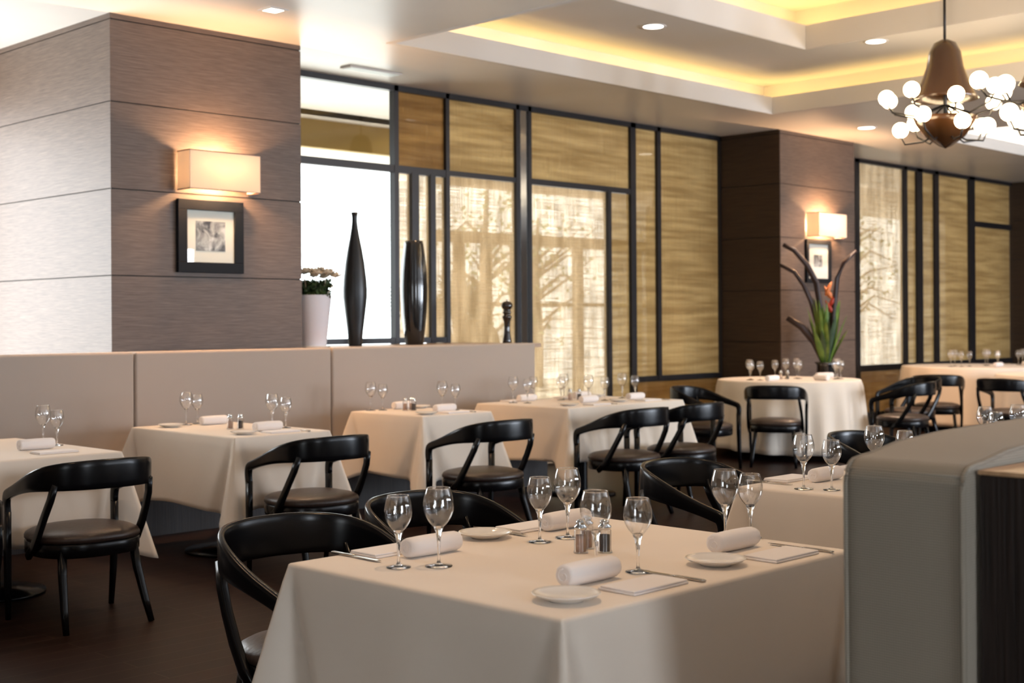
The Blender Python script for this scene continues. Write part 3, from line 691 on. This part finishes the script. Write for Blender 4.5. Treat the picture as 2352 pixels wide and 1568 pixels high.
setting(B6, 'rear-right', roll=(6.9, 2.95), flat=(6.85, 3.04), g=[('large', 6.66, 2.96), ('small', 6.74, 2.88), ], rz=PI)
B4 = 'four-place table below chrome post'
setting(B4, 'front-left', roll=(8.00, 7.05), plate=(7.60, 6.90), flat=(7.83, 6.815), g=[('large', 8.17, 7.20), ('small', 8.29, 7.13)], knife=(7.97, 6.84))
setting(B4, 'front-right', roll=(8.56, 7.03), plate=(8.23, 6.93), flat=(8.50, 6.85), g=[('large', 8.63, 7.23), ('small', 8.69, 7.14)], knife=(8.66, 6.87))
setting(B4, 'rear-left', roll=(7.82, 7.56), g=[('large', 7.60, 7.50), ('small', 7.63, 7.37)], flat=(7.74, 7.63), rz=PI)
setting(B4, 'rear-right', roll=(8.42, 7.50), g=[('large', 8.20, 7.50), ('small', 8.10, 7.44)], plate=(8.66, 7.55), flat=(8.36, 7.62), rz=PI)
put_glass('small', 8.00, 7.66, ZS, 'lone smaller wine glass at the rear edge of the four-place table', 'clear wine glasses')
mill(8.12, 7.36, ZS, False, 'clear salt mill in the middle of the four-place table')
mill(8.20, 7.33, ZS, True, 'clear pepper mill in the middle of the four-place table')
B3 = 'small table before the vases'
setting(B3, 'banquette-side', roll=(6.55, 7.62), plate=(6.70, 7.60), g=[('large', 6.27, 7.66), ('small', 6.35, 7.62)], rz=PI)
setting(B3, 'chair-side', roll=(6.53, 7.14), plate=(6.25, 7.02), flat=(6.50, 7.01), g=[('large', 6.68, 7.33), ('small', 6.71, 7.22)], knife=(6.64, 7.04))
mill(6.43, 7.46, ZS, False, 'clear salt mill on the small table in front of the vases')
mill(6.47, 7.41, ZS, True, 'clear pepper mill on the small table in front of the vases')
mill(6.50, 7.47, ZS, False, 'second clear mill on the small table in front of the vases')
B2 = 'small table below the picture'
setting(B2, 'banquette-side', roll=(4.76, 7.40), plate=(4.46, 7.42), g=[('large', 4.62, 7.50), ('small', 4.72, 7.53)], rz=PI)
setting(B2, 'chair-side', roll=(4.70, 6.72), plate=(4.45, 6.60), flat=(4.68, 6.56), g=[('large', 4.86, 6.90), ('small', 4.89, 6.80)], knife=(4.83, 6.58))
mill(4.62, 7.00, ZS, False, 'clear salt mill on the small table below the picture')
mill(4.66, 6.95, ZS, True, 'clear pepper mill on the small table below the picture')
B0 = 'leftmost banquette table'
setting(B0, 'right-hand', roll=(3.20, 6.64), flat=(3.18, 6.40), g=[('large', 3.38, 6.93), ('small', 3.38, 6.77)])
setting(B0, 'left-hand', roll=(2.95, 7.02), plate=(2.8, 6.9))
# far round tables: clusters of glasses and napkins
def far_setting(i, items, rolls):
    x, y, r, z, wh = RT[i]
    for k, (dx, dy, kind, wr) in enumerate(items): put_glass(kind, x+dx, y+dy, z+.0006, f'{"larger" if kind == "large" else "smaller"} wine glass {wr} round table {wh}', 'wine glasses on the far round tables')
    for k, (dx, dy, wr) in enumerate(rolls): put('rolled_napkin', x+dx, y+dy, z+.0006, k*1.3, f'rolled napkin {wr} round table {wh}', 'rolled white napkins')
far_setting(0, [(-.44, .18, 'large', 'at the left of'), (-.40, .08, 'small', 'at the left of'), (-.36, .22, 'small', 'behind the left place of'), (.10, .10, 'large', 'in the middle of'), (.18, .02, 'large', 'right of the middle of'), (.12, -.05, 'small', 'in the middle of'), (.05, .2, 'small', 'towards the back of'), (.22, -.42, 'large', 'at the front right of'), (.32, -.42, 'small', 'at the front right of'), (.42, -.32, 'large', 'at the right rim of')],
    [(-.45, -.1, 'at the left of'), (-.1, -.45, 'at the front of'), (.45, -.15, 'at the right of')])
x, y, r, z, wh = RT[0]
mill(x-.12, y+.02, z+.0006, False, 'clear salt mill on the round table by the tall flowers')
mill(x-.07, y-.03, z+.0006, True, 'clear pepper mill on the round table by the tall flowers')
far_setting(1, [(-.5, .1, 'large', 'at the left of'), (-.42, .0, 'small', 'at the left of'), (-.35, .12, 'large', 'behind the left place of'), (-.3, -.05, 'small', 'beside the left place of'), (.1, -.1, 'large', 'in the middle of'), (.18, -.2, 'small', 'in the middle of'), (.2, -.02, 'large', 'behind the middle of'), (.05, -.25, 'small', 'at the front middle of'), (.45, -.4, 'large', 'at the right of'), (.55, -.3, 'small', 'at the right of')],
    [(-.25, -.4, 'at the front of'), (.3, -.55, 'at the front right of')])
far_setting(2, [(-.45, .2, 'large', 'at the left of'), (-.38, .3, 'small', 'at the left of'), (-.2, .4, 'large', 'at the back of'), (-.05, .35, 'small', 'at the back of')],
    [(-.5, -.05, 'at the left of')])

# ------------------------------------------------------------------ chairs
def make_chair():
    t = thing('armchair', 'x', 'chair', (0, 0, -5))
    # seat cushion
    n = 36; vs = []; fs = []
    prof = [(.70, .392), (.96, .392), (1.0, .402), (1.0, .415), (.97, .428), (.88, .440), (.7, .450), (.4, .457), (.12, .459)]
    def sp(a, s_):
        c, q = math.cos(a), math.sin(a); e = .8
        return (.252*s_*math.copysign(abs(c)**e, c), .242*s_*math.copysign(abs(q)**e, q))
    for s_, z in prof:
        for k in range(n): x, y = sp(2*PI*k/n, s_); vs.append((x, y, z))
    for j in range(len(prof)-1):
        for k in range(n): l = (k+1) % n; fs.append((j*n+k, j*n+l, (j+1)*n+l, (j+1)*n+k))
    fs.append(tuple(reversed(range(n)))); fs.append(tuple((len(prof)-1)*n+k for k in range(n)))
    MB().add(vs, fs).build('seat_cushion', LEATHER, t, True)
    vs = []; fs = []; pr = [(.80, .392), (.985, .392), (.995, .388), (.99, .335), (.96, .328), (.80, .328), (.80, .392)]
    for s_, z in pr:
        for k in range(n): x, y = sp(2*PI*k/n, s_); vs.append((x, y, z))
    for j in range(len(pr)-1):
        for k in range(n): l = (k+1) % n; fs.append((j*n+k, j*n+l, (j+1)*n+l, (j+1)*n+k))
    MB().add(vs, fs).build('seat_frame', LACQ, t, True)
    # top rail: from left arm front round the back to the right arm front
    pts = []; outs = []; ws = []; hs = []
    half = [(.272, .215, .500, (1, 0, 0), .030, .044), (.274, .218, .555, (1, 0, 0), .030, .046), (.276, .205, .592, (1, 0, 0), .030, .050), (.279, .170, .607, (1, 0, 0), .030, .050),
            (.282, .120, .622, (1, 0, 0), .029, .052), (.286, .040, .645, (1, -.05, 0), .028, .062), (.285, -.040, .668, (1, -.15, 0), .027, .080), (.274, -.115, .687, (.95, -.35, 0), .026, .100),
            (.248, -.185, .701, (.8, -.6, 0), .025, .118), (.205, -.240, .709, (.55, -.83, 0), .024, .128), (.145, -.278, .713, (.33, -.94, 0), .024, .133), (.075, -.298, .715, (.15, -.98, 0), .024, .136)]
    full = [(-x, y, z, (-o[0], o[1], 0), w_, h) for x, y, z, o, w_, h in half]+[(0, -.304, .7155, (0, -1, 0), .024, .136)]+list(reversed(half))
    # smooth by Catmull interpolation
    def cat(a, b_, c, d, u): return .5*((2*b_)+(-a+c)*u+(2*a-5*b_+4*c-d)*u*u+(-a+3*b_-3*c+d)*u**3)
    for i in range(len(full)-1):
        q = [full[max(i-1, 0)], full[i], full[i+1], full[min(i+2, len(full)-1)]]
        for u in (0, .33, .66):
            g = lambda f_: cat(f_(q[0]), f_(q[1]), f_(q[2]), f_(q[3]), u)
            pts.append(Vector((g(lambda e: e[0]), g(lambda e: e[1]), g(lambda e: e[2]))))
            outs.append(Vector((g(lambda e: e[3][0]), g(lambda e: e[3][1]), 0))); ws.append(g(lambda e: e[4])); hs.append(g(lambda e: e[5]))
    MB().sweep(pts, outs, ws, hs).build('top_rail', LACQ, t, True)
    for s_ in (-1, 1):
        X = Vector((s_, 0, 0))
        MB().sweep([Vector((s_*.272, .215, z)) for z in (.515, .36)]+[Vector((s_*.268, .222, .18)), Vector((s_*.262, .235, 0))], [X]*4, [.030, .030, .028, .022], [.044, .042, .036, .026]).build('leg', LACQ, t, True)
        MB().sweep([Vector((s_*.175, -.160, .37)), Vector((s_*.185, -.185, .25)), Vector((s_*.20, -.235, .10)), Vector((s_*.21, -.275, 0))], [X]*4, [.036, .034, .030, .024], [.042, .038, .032, .026]).build('leg', LACQ, t, True)
        q = [(.225, -.225, .680), (.236, -.195, .60), (.246, -.145, .52), (.252, -.085, .44), (.254, -.015, .36), (.256, .075, .27), (.262, .200, .17)]
        q = [(.232, -.215, .675), (.243, -.190, .60), (.251, -.150, .53), (.256, -.100, .45), (.258, -.045, .375), (.256, .02, .325)]
        MB().sweep([Vector((s_*a, b_, c)) for a, b_, c in q], [X]*len(q), [.026]*len(q), [.042, .038, .038, .042, .044, .036]).build('back_support', LACQ, t, True)
    return t
chair0 = None
def chair(x, y, face, label):
    """face = direction the sitter looks, degrees"""
    global chair0
    rz = math.radians(face-90)
    if chair0 is None:
        chair0 = make_chair(); chair0.location = (x, y, 0); chair0.rotation_euler = (0, 0, rz); chair0['label'] = label; chair0['group'] = 'black bentwood armchairs with brown leather seats'
        return
    dup(chair0, (x, y, 0), rz, label, 'black bentwood armchairs with brown leather seats')
CH = 'black armchair '
chair(7.50, 6.27, 88, CH+'nearer the camera of the two at the four-place table')
chair(8.22, 6.30, 90, CH+'second of the two drawn up to the four-place table')
chair(6.02, 6.22, 88, CH+'in front of the small table below the vases')
chair(4.56, 6.10, 88, CH+'in front of the small table below the picture')
chair(3.08, 5.92, 88, CH+'at the leftmost banquette table, seen in full')
chair(1.92, 4.96, 84, CH+'cut off by the left edge of the photo')
chair(2.50, 3.28, -92, CH+'facing the foreground table behind its left corner')
chair(3.18, 3.41, -90, CH+'behind the right half of the foreground table glasses')
chair(4.72, 3.43, -88, CH+'facing the second bench table, its curved back towards the banquette')
chair(6.55, 3.62, -90, CH+'behind the rounded corner of the taupe bench')
chair(10.15, 7.50, -80, CH+'standing sideways left of the flower-side round table')
chair(10.95, 7.25, 28, CH+'nearest the camera at the round table by the flowers')
chair(12.25, 6.62, 98, CH+'right of the round table by the flowers, turned to it')
chair(13.2, 7.05, 155, CH+'behind the right side of the round table by the flowers')
chair(14.15, 7.22, 28, CH+'in front of the far right round table, centre of the gap')
chair(13.62, 6.15, 0, CH+'at the round table by the right edge of the photo')

# ------------------------------------------------------------------ things on the ledge
LZ = 1.2055
t = thing('tall_vase', 'tall slender black bottle vase with narrow neck on the ledge', 'vase', (6.92, 8.65, LZ))
pr = [(.0001, 0), (.052, 0), (.056, .01), (.066, .12), (.085, .27), (.100, .40), (.1005, .46), (.096, .54), (.080, .68), (.060, .80), (.042, .89), (.030, .96), (.023, 1.02), (.023, 1.06), (.029, 1.10), (.023, 1.098), (.016, 1.06), (.0001, 1.05)]
MB().lathe(pr, 48).build('vase_body', VASEM, t, True)
t = thing('barrel_vase', 'glossy black tall barrel-shaped vase on the ledge', 'vase', (7.565, 8.65, LZ))
pr = [(.0001, 0), (.073, 0), (.078, .008), (.092, .12), (.108, .27), (.1155, .42), (.116, .50), (.110, .62), (.098, .74), (.082, .86), (.076, .888), (.070, .890), (.064, .880), (.058, .80), (.0001, .78)]
MB().lathe(pr, 48).build('vase_body', VASE, t, True)
t = thing('tall_pepper_mill', 'tall dark turned-wood pepper mill near the right end of the ledge', 'mill', (8.56, 8.52, LZ))
pr = [(.0001, 0), (.040, 0), (.042, .006), (.040, .03), (.031, .08), (.027, .13), (.030, .19), (.041, .225), (.046, .236), (.041, .244), (.031, .250), (.034, .262), (.042, .274), (.036, .284), (.0001, .284)]
MB().lathe(pr, 32).build('mill_body', PEPPER, t, True)
MB().lathe([(.0001, .285), (.030, .285), (.038, .292), (.030, .300), (.040, .308), (.0515, .328), (.052, .342), (.046, .360), (.030, .373), (.008, .378), (.0001, .378)], 32).build('mill_head', PEPPER, t, True)
MB().lathe([(.0001, .377), (.006, .378), (.004, .384), (.0085, .390), (.0001, .397)], 16).build('mill_knob', CHROME, t, True)
t = thing('flower_pot', 'white tapered pot of cream flowers beside the pier on the ledge', 'potted plant', (6.375, 8.50, LZ))
MB().lathe([(.0001, .012), (.105, .012), (.108, .02), (.150, .405), (.152, .41), (.146, .41), (.140, .38), (.0001, .38)], 40).build('pot', WHITEPOT, t, True)
MB().lathe([(.0001, 0), (.135, 0), (.14, .012), (.0001, .0122)], 32).build('saucer', PORC, t, True)
rnd = random.Random(4); m = MB()
for i in range(700):
    a = rnd.uniform(0, 2*PI); rr = .135*math.sqrt(rnd.random()); z = .39+rnd.uniform(0, .12); L = rnd.uniform(.03, .06)
    c = Vector((rr*math.cos(a), rr*math.sin(a), z)); d = Vector((rnd.uniform(-1, 1), rnd.uniform(-1, 1), rnd.uniform(-.3, .9))).normalized(); e = d.cross(Vector((rnd.uniform(-1, 1), rnd.uniform(-1, 1), .5))).normalized()
    m.add([c, c+d*L*.5+e*L*.35, c+d*L, c+d*L*.5-e*L*.35], [(0, 1, 2, 3)])
m.build('foliage', LEAFD, t)
for i, (px_, py, pz, sc) in enumerate([(q*math.cos(a), q*math.sin(a), .575-.9*q*q+.01*(k % 3), 1-.8*q) for k, (q, a) in enumerate([(0, 0), (.07, .4), (.07, 1.7), (.07, 2.9), (.07, 4.1), (.07, 5.3)]+[(.135, .1+.7*m_) for m_ in range(9)]+[(.185, -.9+.45*m_) for m_ in range(5)])]):
    m = MB()
    for k in range(7):
        a = k*2*PI/7+i; L = .070*sc; u = Vector((math.cos(a), math.sin(a), 0)); v_ = Vector((-math.sin(a), math.cos(a), 0)); c = Vector((px_, py, pz))
        m.add([c, c+u*L*.5+v_*L*.4+Vector((0, 0, .012)), c+u*L+Vector((0, 0, .028)), c+u*L*.5-v_*L*.4+Vector((0, 0, .012))], [(0, 1, 2, 3)])
        m.add([c, c+u*L*.3+v_*L*.3+Vector((0, 0, .02)), c+u*L*.55+Vector((0, 0, .045)), c+u*L*.3-v_*L*.3+Vector((0, 0, .02))], [(0, 1, 2, 3)])
    m.tube([(px_*.6, py*.6, .40), (px_*.9, py*.9, .5), (px_, py, pz)], .003, 6)
    o = m.build('flower', PETAL, t); sm = o.modifiers.new('thickness', 'SOLIDIFY'); sm.thickness = .002

# ------------------------------------------------------------------ tall flower arrangement in front of the middle pier
t = thing('flower_arrangement', 'tall arrangement of green blades, red bract and arching dark pods by the middle pier', 'flower arrangement', (12.82, 7.84, 0))
MB().lathe([(.0001, 0), (.125, 0), (.13, .02), (.105, .5), (.10, .9), (.125, .935), (.115, .935), (.09, .88), (.0001, .88)], 36).build('floor_vase', VASE, t, True)
rnd = random.Random(9)
def blade(m, ang, lean, L, w_, z0=.88, curve=.3):
    pts = []; n = 8
    for i in range(n+1):
        u = i/n; rr = lean*u+curve*u*u*lean; pts.append(Vector((math.cos(ang)*(.03+rr), math.sin(ang)*(.03+rr), z0+L*u*(1-.12*curve*u))))
    side = Vector((-math.sin(ang+rnd.uniform(-.8, .8)), math.cos(ang), 0)).normalized(); vs = []; fs = []
    for i, p in enumerate(pts):
        u = i/n; q = w_*(math.sin(PI*min(1, u*.9+.12))**.7)
        vs += [p-side*q, p+side*q, p+Vector((0, 0, 0))+side.cross(Vector((0, 0, 1)))*q*.35]
    for i in range(n): fs += [(i*3, i*3+2, i*3+5, i*3+3), (i*3+2, i*3+1, i*3+4, i*3+5)]
    m.add(vs, fs)
for i in range(52):
    m = MB(); blade(m, rnd.uniform(0, 2*PI), rnd.uniform(.04, .19), rnd.uniform(.40, .80), rnd.uniform(.026, .048))
    m.build('leaf', LEAFB if i % 3 else LEAFD, t, True)
S2 = Vector((.703, -.711, 0))     # roughly across the view
def arch(pts, r0, mt, nm):
    m = MB(); q = [S2*a+Vector((0, 0, b_)) for a, b_ in pts]; n = len(q)
    m.tube(q, [r0*(1-.6*abs(i/(n-1)-.45)) for i in range(n)], 8); m.build(nm, mt, t, True)
arch([(.0, .90), (-.04, 1.3), (-.06, 1.55), (-.10, 1.80), (-.20, 2.0), (-.34, 2.16), (-.46, 2.22)], .035, DARKPL, 'arching_pod')
arch([(-.02, .90), (-.08, 1.3), (-.16, 1.6), (-.24, 1.78), (-.34, 1.92), (-.50, 2.0)], .028, DARKPL, 'arching_pod')
arch([(.02, .90), (.06, 1.3), (.10, 1.6), (.13, 1.85), (.20, 2.02), (.34, 2.15)], .030, DARKPL, 'arching_pod')
arch([(-.02, .92), (-.12, 1.15), (-.26, 1.32), (-.42, 1.42)], .045, DARKPL, 'arching_pod')
m = MB(); m.tube([S2*.01+Vector((0, 0, .9)), S2*.03+Vector((0, 0, 1.35)), S2*.05+Vector((0, 0, 1.5))], .012); m.build('stem', LEAFD, t, True)
for k, (a, z, mt) in enumerate([(.08, 1.46, REDBR), (.05, 1.54, REDBR), (.07, 1.62, ORBR), (.0, 1.66, ORBR)]):
    m = MB(); c = S2*a+Vector((0, 0, z)); d = (S2*(.4 if k % 2 else -.5)+Vector((0, 0, .9))).normalized()
    m.tube([c, c+d*.05, c+d*.11, c+d*.17], [.008, .030, .022, .003], 8); m.build('red_bract', mt, t, True)

# ------------------------------------------------------------------ chandeliers
def chandelier(x, y, zc, top, label, seed, n=9):
    rnd = random.Random(seed)
    t = thing('chandelier', label, 'chandelier', (x, y, zc), group='amber glass chandeliers with round bulbs')
    MB().tube([(0, 0, .40), (0, 0, top-zc-.03)], .012).build('rod', BRONZE, t, True)
    MB().lathe([(.0001, top-zc), (.10, top-zc), (.09, top-zc-.03), (.0001, top-zc-.035)], 24).build('ceiling_rose', BRONZE, t, True)
    MB().lathe([(.03, .45), (.09, .42), (.13, .34), (.15, .22), (.20, .08), (.25, -.02), (.27, -.05), (.25, -.05), (.18, .05), (.12, .2), (.10, .34), (.03, .42)], 32).build('bell_shade', AMBER, t, True)
    MB().lathe([(.0001, -.46), (.05, -.44), (.16, -.36), (.24, -.25), (.26, -.20), (.24, -.21), (.15, -.33), (.0001, -.41)], 32).build('lower_bowl', AMBER, t, True)
    MB().tube([(0, 0, -.42), (0, 0, .40)], .016).build('spine', BRONZE, t, True)
    for tier, (cnt, R0, z) in enumerate(((n, .50, -.05), (n-2, .36, -.26))):
        for k in range(cnt):
            a = 2*PI*k/cnt+tier*.3+seed; zz = z+rnd.uniform(-.04, .06); R1 = R0*rnd.uniform(.92, 1.08); u = Vector((math.cos(a), math.sin(a), 0))
            arm = MB().tube([u*.02+Vector((0, 0, z-.05)), u*R1*.5+Vector((0, 0, z-.14)), u*R1*.9+Vector((0, 0, zz-.12)), u*R1+Vector((0, 0, zz-.045))], .008, 8).build('arm', BRONZE, t, True)
            MB().lathe([(.012, zz-.07), (.03, zz-.05), (.034, zz-.042), (.012, zz-.042)], 16, u.x*R1, u.y*R1).build('cup', AMBER, arm, True)
            MB().ball((u.x*R1, u.y*R1, zz), .066, 10).build('globe_bulb', GLOBE, arm, True)
    return t
chandelier(10.50, 5.27, 3.28, 4.30, 'amber chandelier with glowing globes, its bell shade in full view', 1)
chandelier(9.55, 3.93, 3.13, 4.30, 'second amber chandelier cut off by the right edge of the photo', 2)

# ------------------------------------------------------------------ patio beyond the glass
struct(MB().box(3.8, 27, 9.25, 11.3, ZC+.001, ZC+.1).build('ceiling_patio', CEIL))
struct(MB().box(4.5, 9.75, 11.2, 11.3, 3.22, ZC).build('trim_fascia', mat('gold_fascia', (.42, .28, .08), .7)), 'gold-brown beam under the patio roof')
struct(MB().box(9.36, 27, 11.31, 14.2, ZC+.001, ZC+.1).build('ceiling_patio', CEIL))
pt = [(12.72, 'leftmost'), (13.25, 'second from the left'), (13.85, 'third from the left'), (15.2, 'fourth from the left'), (16.6, 'fifth from the left'), (18.6, 'rightmost')]
for x, wh in pt:
    p = thing('patio_post', f'timber patio post seen through linen glass, {wh}', 'post', (x, 13.6, 0), group='timber posts of the patio')
    MB().box(-.065, .065, -.065, .065, .12, 2.5).build('shaft', TIMBER, p, bevel=.01); MB().box(-.10, .10, -.10, .10, 0, .12).build('post_base', PATIOF, p, bevel=.01)
struct(MB().box(12.3, 20, 13.45, 13.75, 3.3, ZC).box(12.3, 20, 13.50, 13.70, 2.505, 2.66).build('trim_patio_beam', TIMBER), 'timber beams between the patio posts')
t = thing('cable_railing', 'patio railing of thin horizontal cables and a timber top rail', 'railing', (0, 0, 0))
MB().box(12.1, 20, 13.86, 13.96, 1.62, 1.68).build('top_rail', TIMBER, t)
for k in range(9): MB().tube([(12.1, 13.91, .2+.155*k), (20, 13.91, .2+.155*k)], .006, 6).build('cable', STEEL, t)
for x in (12.13, 14.4, 17.4, 20): MB().box(x-.03, x+.03, 13.88, 13.94, 0, 1.62).build('railing_post', BRONZE, t)
def tree(x, y, h, r, label, seed, lm, nleaf=420):
    rnd = random.Random(seed); t = thing('tree', label, 'tree', (x, y, 0), group='trees beyond the patio railing')
    m = MB(); m.tube([(0, 0, 0), (.05, .02, h*.3), (0, .05, h*.6), (.05, 0, h*.9)], [.13, .11, .08, .03], 10)
    for i in range(16):
        a = rnd.uniform(0, 6.28); z = rnd.uniform(.25, .7)*h; L = r*rnd.uniform(.6, 1.0)
        m.tube([(0, 0, z), (math.cos(a)*L*.5, math.sin(a)*L*.5, z+L*.35), (math.cos(a)*L, math.sin(a)*L, z+L*rnd.uniform(.1, .8))], [.045, .025, .008], 6)
    m.build('trunk', BARK, t, True); m = MB()
    for i in range(nleaf):
        u = Vector((rnd.gauss(0, .45), rnd.gauss(0, .45), rnd.gauss(0, .38)))
        if u.length > 1.1: continue
        c = Vector((u.x*r, u.y*r, h*.66+u.z*h*.5)); L = rnd.uniform(.07, .15); d = Vector((rnd.uniform(-1, 1), rnd.uniform(-1, 1), rnd.uniform(-1, .6))).normalized(); e = d.cross(Vector((rnd.uniform(-1, 1), rnd.uniform(-1, 1), .3))).normalized()
        m.add([c, c+d*L*.5+e*L*.3, c+d*L, c+d*L*.5-e*L*.3], [(0, 1, 2, 3)])
    m.build('foliage', lm, t)
tree(16.84, 17.3, 4.2, 1.2, 'leafy tree behind the patio posts, left of the bright linen pane', 1, LEAF)
tree(20.6, 19.6, 4.0, 1.5, 'paler tree behind the bright linen pane', 2, LEAF)
tree(24.6, 18.6, 3.6, 1.4, 'low tree far behind the gold panes', 3, LEAF)
tree(22.5, 14.2, 4.4, 1.6, 'green tree seen through the far glazed bay beside the middle pier', 4, LEAFB)
tree(25.6, 15.2, 4.4, 1.5, 'tree at the far right behind the far glazed bay', 5, LEAFB)
t = thing('fan_palm', 'fan palm with round spiky fronds behind the patio railing', 'palm', (13.50, 14.95, 0))
MB().tube([(0, 0, 0), (0, .02, .8), (.02, 0, 1.5)], [.10, .09, .08], 10).build('trunk', BARK, t, True)
for i, (a, el, L) in enumerate([(-.5, .45, .55), (.2, .15, .6), (2.6, .5, .5), (3.6, .3, .5), (-1.5, .8, .45), (1.5, .7, .5), (-1.0, .1, .55), (4.4, .2, .5)]):
    d = Vector((math.cos(a)*math.cos(el), math.sin(a)*math.cos(el), math.sin(el))); c = Vector((.02, 0, 1.5))+d*L; side = d.cross(Vector((0, 0, 1))).normalized(); upv = side.cross(d)
    m = MB(); m.tube([(.02, 0, 1.45), tuple(c)], .010, 6)
    for k in range(26):
        q = -2.4+4.8*k/25; v_ = (d*math.cos(q)+upv*math.sin(q)+side*.15*math.sin(k)).normalized(); e = v_.cross(side).normalized()
        m.add([c, c+v_*.18+e*.018, c+v_*.42, c+v_*.18-e*.018], [(0, 1, 2, 3)])
    m.build('frond', LEAFD, t)
def wchair(x, y, rz, label):
    t = thing('wicker_chair', label, 'chair', (x, y, 0), rz, 'round-backed wicker chairs on the patio')
    n = 14; vs = []; 
    m = MB(); prof = [(.27*math.cos(PI*k/n), 1.12+.30*math.sin(PI*k/n)) for k in range(n+1)]; prof = [(.25, .42)]+prof+[(-.25, .42)]
    f = [(x_, -.24-.08*(z-.42), z) for x_, z in prof]; g = [(x_, -.28-.08*(z-.42), z) for x_, z in prof]; N_ = len(prof)
    m.add(f+g, [tuple(range(N_)), tuple(reversed(range(N_, 2*N_)))]+[(i, (i+1) % N_, N_+(i+1) % N_, N_+i) for i in range(N_)]); m.build('backrest', WICKER, t)
    MB().box(-.27, .27, -.26, .26, .36, .44).build('seat', WICKER, t, bevel=.02)
    for sx in (-1, 1):
        for sy in (-1, 1): MB().box(sx*.24-.02, sx*.24+.02, sy*.22-.02, sy*.22+.02, 0, .36).build('leg', WICKER, t)
wchair(12.06, 12.56, -.78, 'round-backed wicker chair behind linen glass, left one of two')
wchair(12.56, 13.02, -.78, 'round-backed wicker chair behind linen glass, right one of two')
# a standing guest behind the glass, only head, shoulders and raised hand show above the ledge
def person():
    t = thing('person', 'person in pale shirt standing on the patio, hand raised, behind the barrel vase', 'person', (11.44, 12.66, 0), .25)
    V = []; E = []; Rd = []
    def add(p, r_, par=None):
        V.append(p); Rd.append(r_)
        if par is not None: E.append((par, len(V)-1))
        return len(V)-1
    pel = add((0, 0, .92), (.15, .11)); ch = add((0, .01, 1.15), (.15, .10), pel); sh = add((0, 0, 1.34), (.15, .09), ch); nk = add((.01, 0, 1.42), (.055, .055), sh); nk2 = add((.025, 0, 1.48), (.05, .05), nk)
    for s_ in (-1, 1):
        h = add((0, s_*.09, .86), (.09, .09), pel); k = add((.02, s_*.10, .47), (.058, .058), h); an = add((-.01, s_*.10, .09), (.038, .038), k); to = add((.13, s_*.11, .035), (.035, .03), an)
    s1 = add((0, -.17, 1.33), (.055, .055), sh); e1 = add((.02, -.22, 1.06), (.042, .042), s1); w1 = add((.10, -.20, .84), (.03, .03), e1)
    s2 = add((0, .17, 1.33), (.055, .055), sh); e2 = add((.20, .18, 1.15), (.042, .042), s2); w2 = add((.36, .12, 1.30), (.028, .028), e2)
    me = bpy.data.meshes.new('body'); me.from_pydata(V, E, []); o = bpy.data.objects.new('body', me); C.objects.link(o); o.parent = t; me.materials.append(SHIRT)
    sk = o.modifiers.new('skin', 'SKIN'); 
    me.skin_vertices.new() if not len(me.skin_vertices) else None
    for i, q in enumerate(Rd): me.skin_vertices[0].data[i].radius = q
    me.skin_vertices[0].data[0].use_root = True
    ss = o.modifiers.new('sub', 'SUBSURF'); ss.levels = 2; ss.render_levels = 2
    # head in profile: skull, brow, nose, lips, chin
    m = MB(); n = 20; rows = [(-.125, .030, .040), (-.11, .050, .048), (-.08, .068, .058), (-.04, .080, .068), (0, .092, .075), (.04, .098, .077), (.08, .088, .066), (.105, .062, .045), (.118, .02, .02)]
    vs = []; fs = []
    for z, rx, ry in rows:
        for k in range(n):
            a = 2*PI*k/n; x_ = rx*math.cos(a); 
            if k in (0,): x_ += {-.04: .022, 0: .012, -.08: .012, -.11: .014}.get(z, 0)
            vs.append((.035+x_+(.012 if z < -.05 else 0), ry*math.sin(a), 1.60+z))
    for j in range(len(rows)-1):
        for k in range(n): l = (k+1) % n; fs.append((j*n+k, j*n+l, (j+1)*n+l, (j+1)*n+k))
    fs.append(tuple(reversed(range(n)))); fs.append(tuple((len(rows)-1)*n+k for k in range(n)))
    hd = m.add(vs, fs).build('head', SKIN, t, True)
    MB().ball((.020, 0, 1.635), .098, 12, .92).build('hair', HAIR, t, True)
    for s_ in (-1, 1):
        MB().ball((.03, s_*.077, 1.595), .018, 8, 1.5).build('ear', SKIN, t, True); MB().ball((.118, s_*.03, 1.605), .009, 8).build('eye', PORC, t, True)
    # hands with fingers
    for (wx, wy, wz, up_) in ((.36, .12, 1.30, 1), (.10, -.20, .84, -1)):
        m = MB(); w_ = Vector((wx, wy, wz)); d = Vector((.25, 0, up_)).normalized(); sd = Vector((0, 1, 0))
        m.tube([w_, w_+d*.03, w_+d*.07, w_+d*.09], [.024, .034, .036, .028], 10)
        for k in range(4):
            b0 = w_+d*.08+sd*(-.027+.018*k); L = (.062, .075, .07, .055)[k]; m.tube([b0, b0+d*L*.5+Vector((.008, 0, 0)), b0+d*L+Vector((.025, 0, 0))], [.0095, .009, .006], 8)
        b0 = w_+d*.03+sd*.03; m.tube([b0, b0+d*.03+sd*.025, b0+d*.06+sd*.03], [.012, .011, .007], 8)
        m.build('hand', SKIN, t, True)
person()
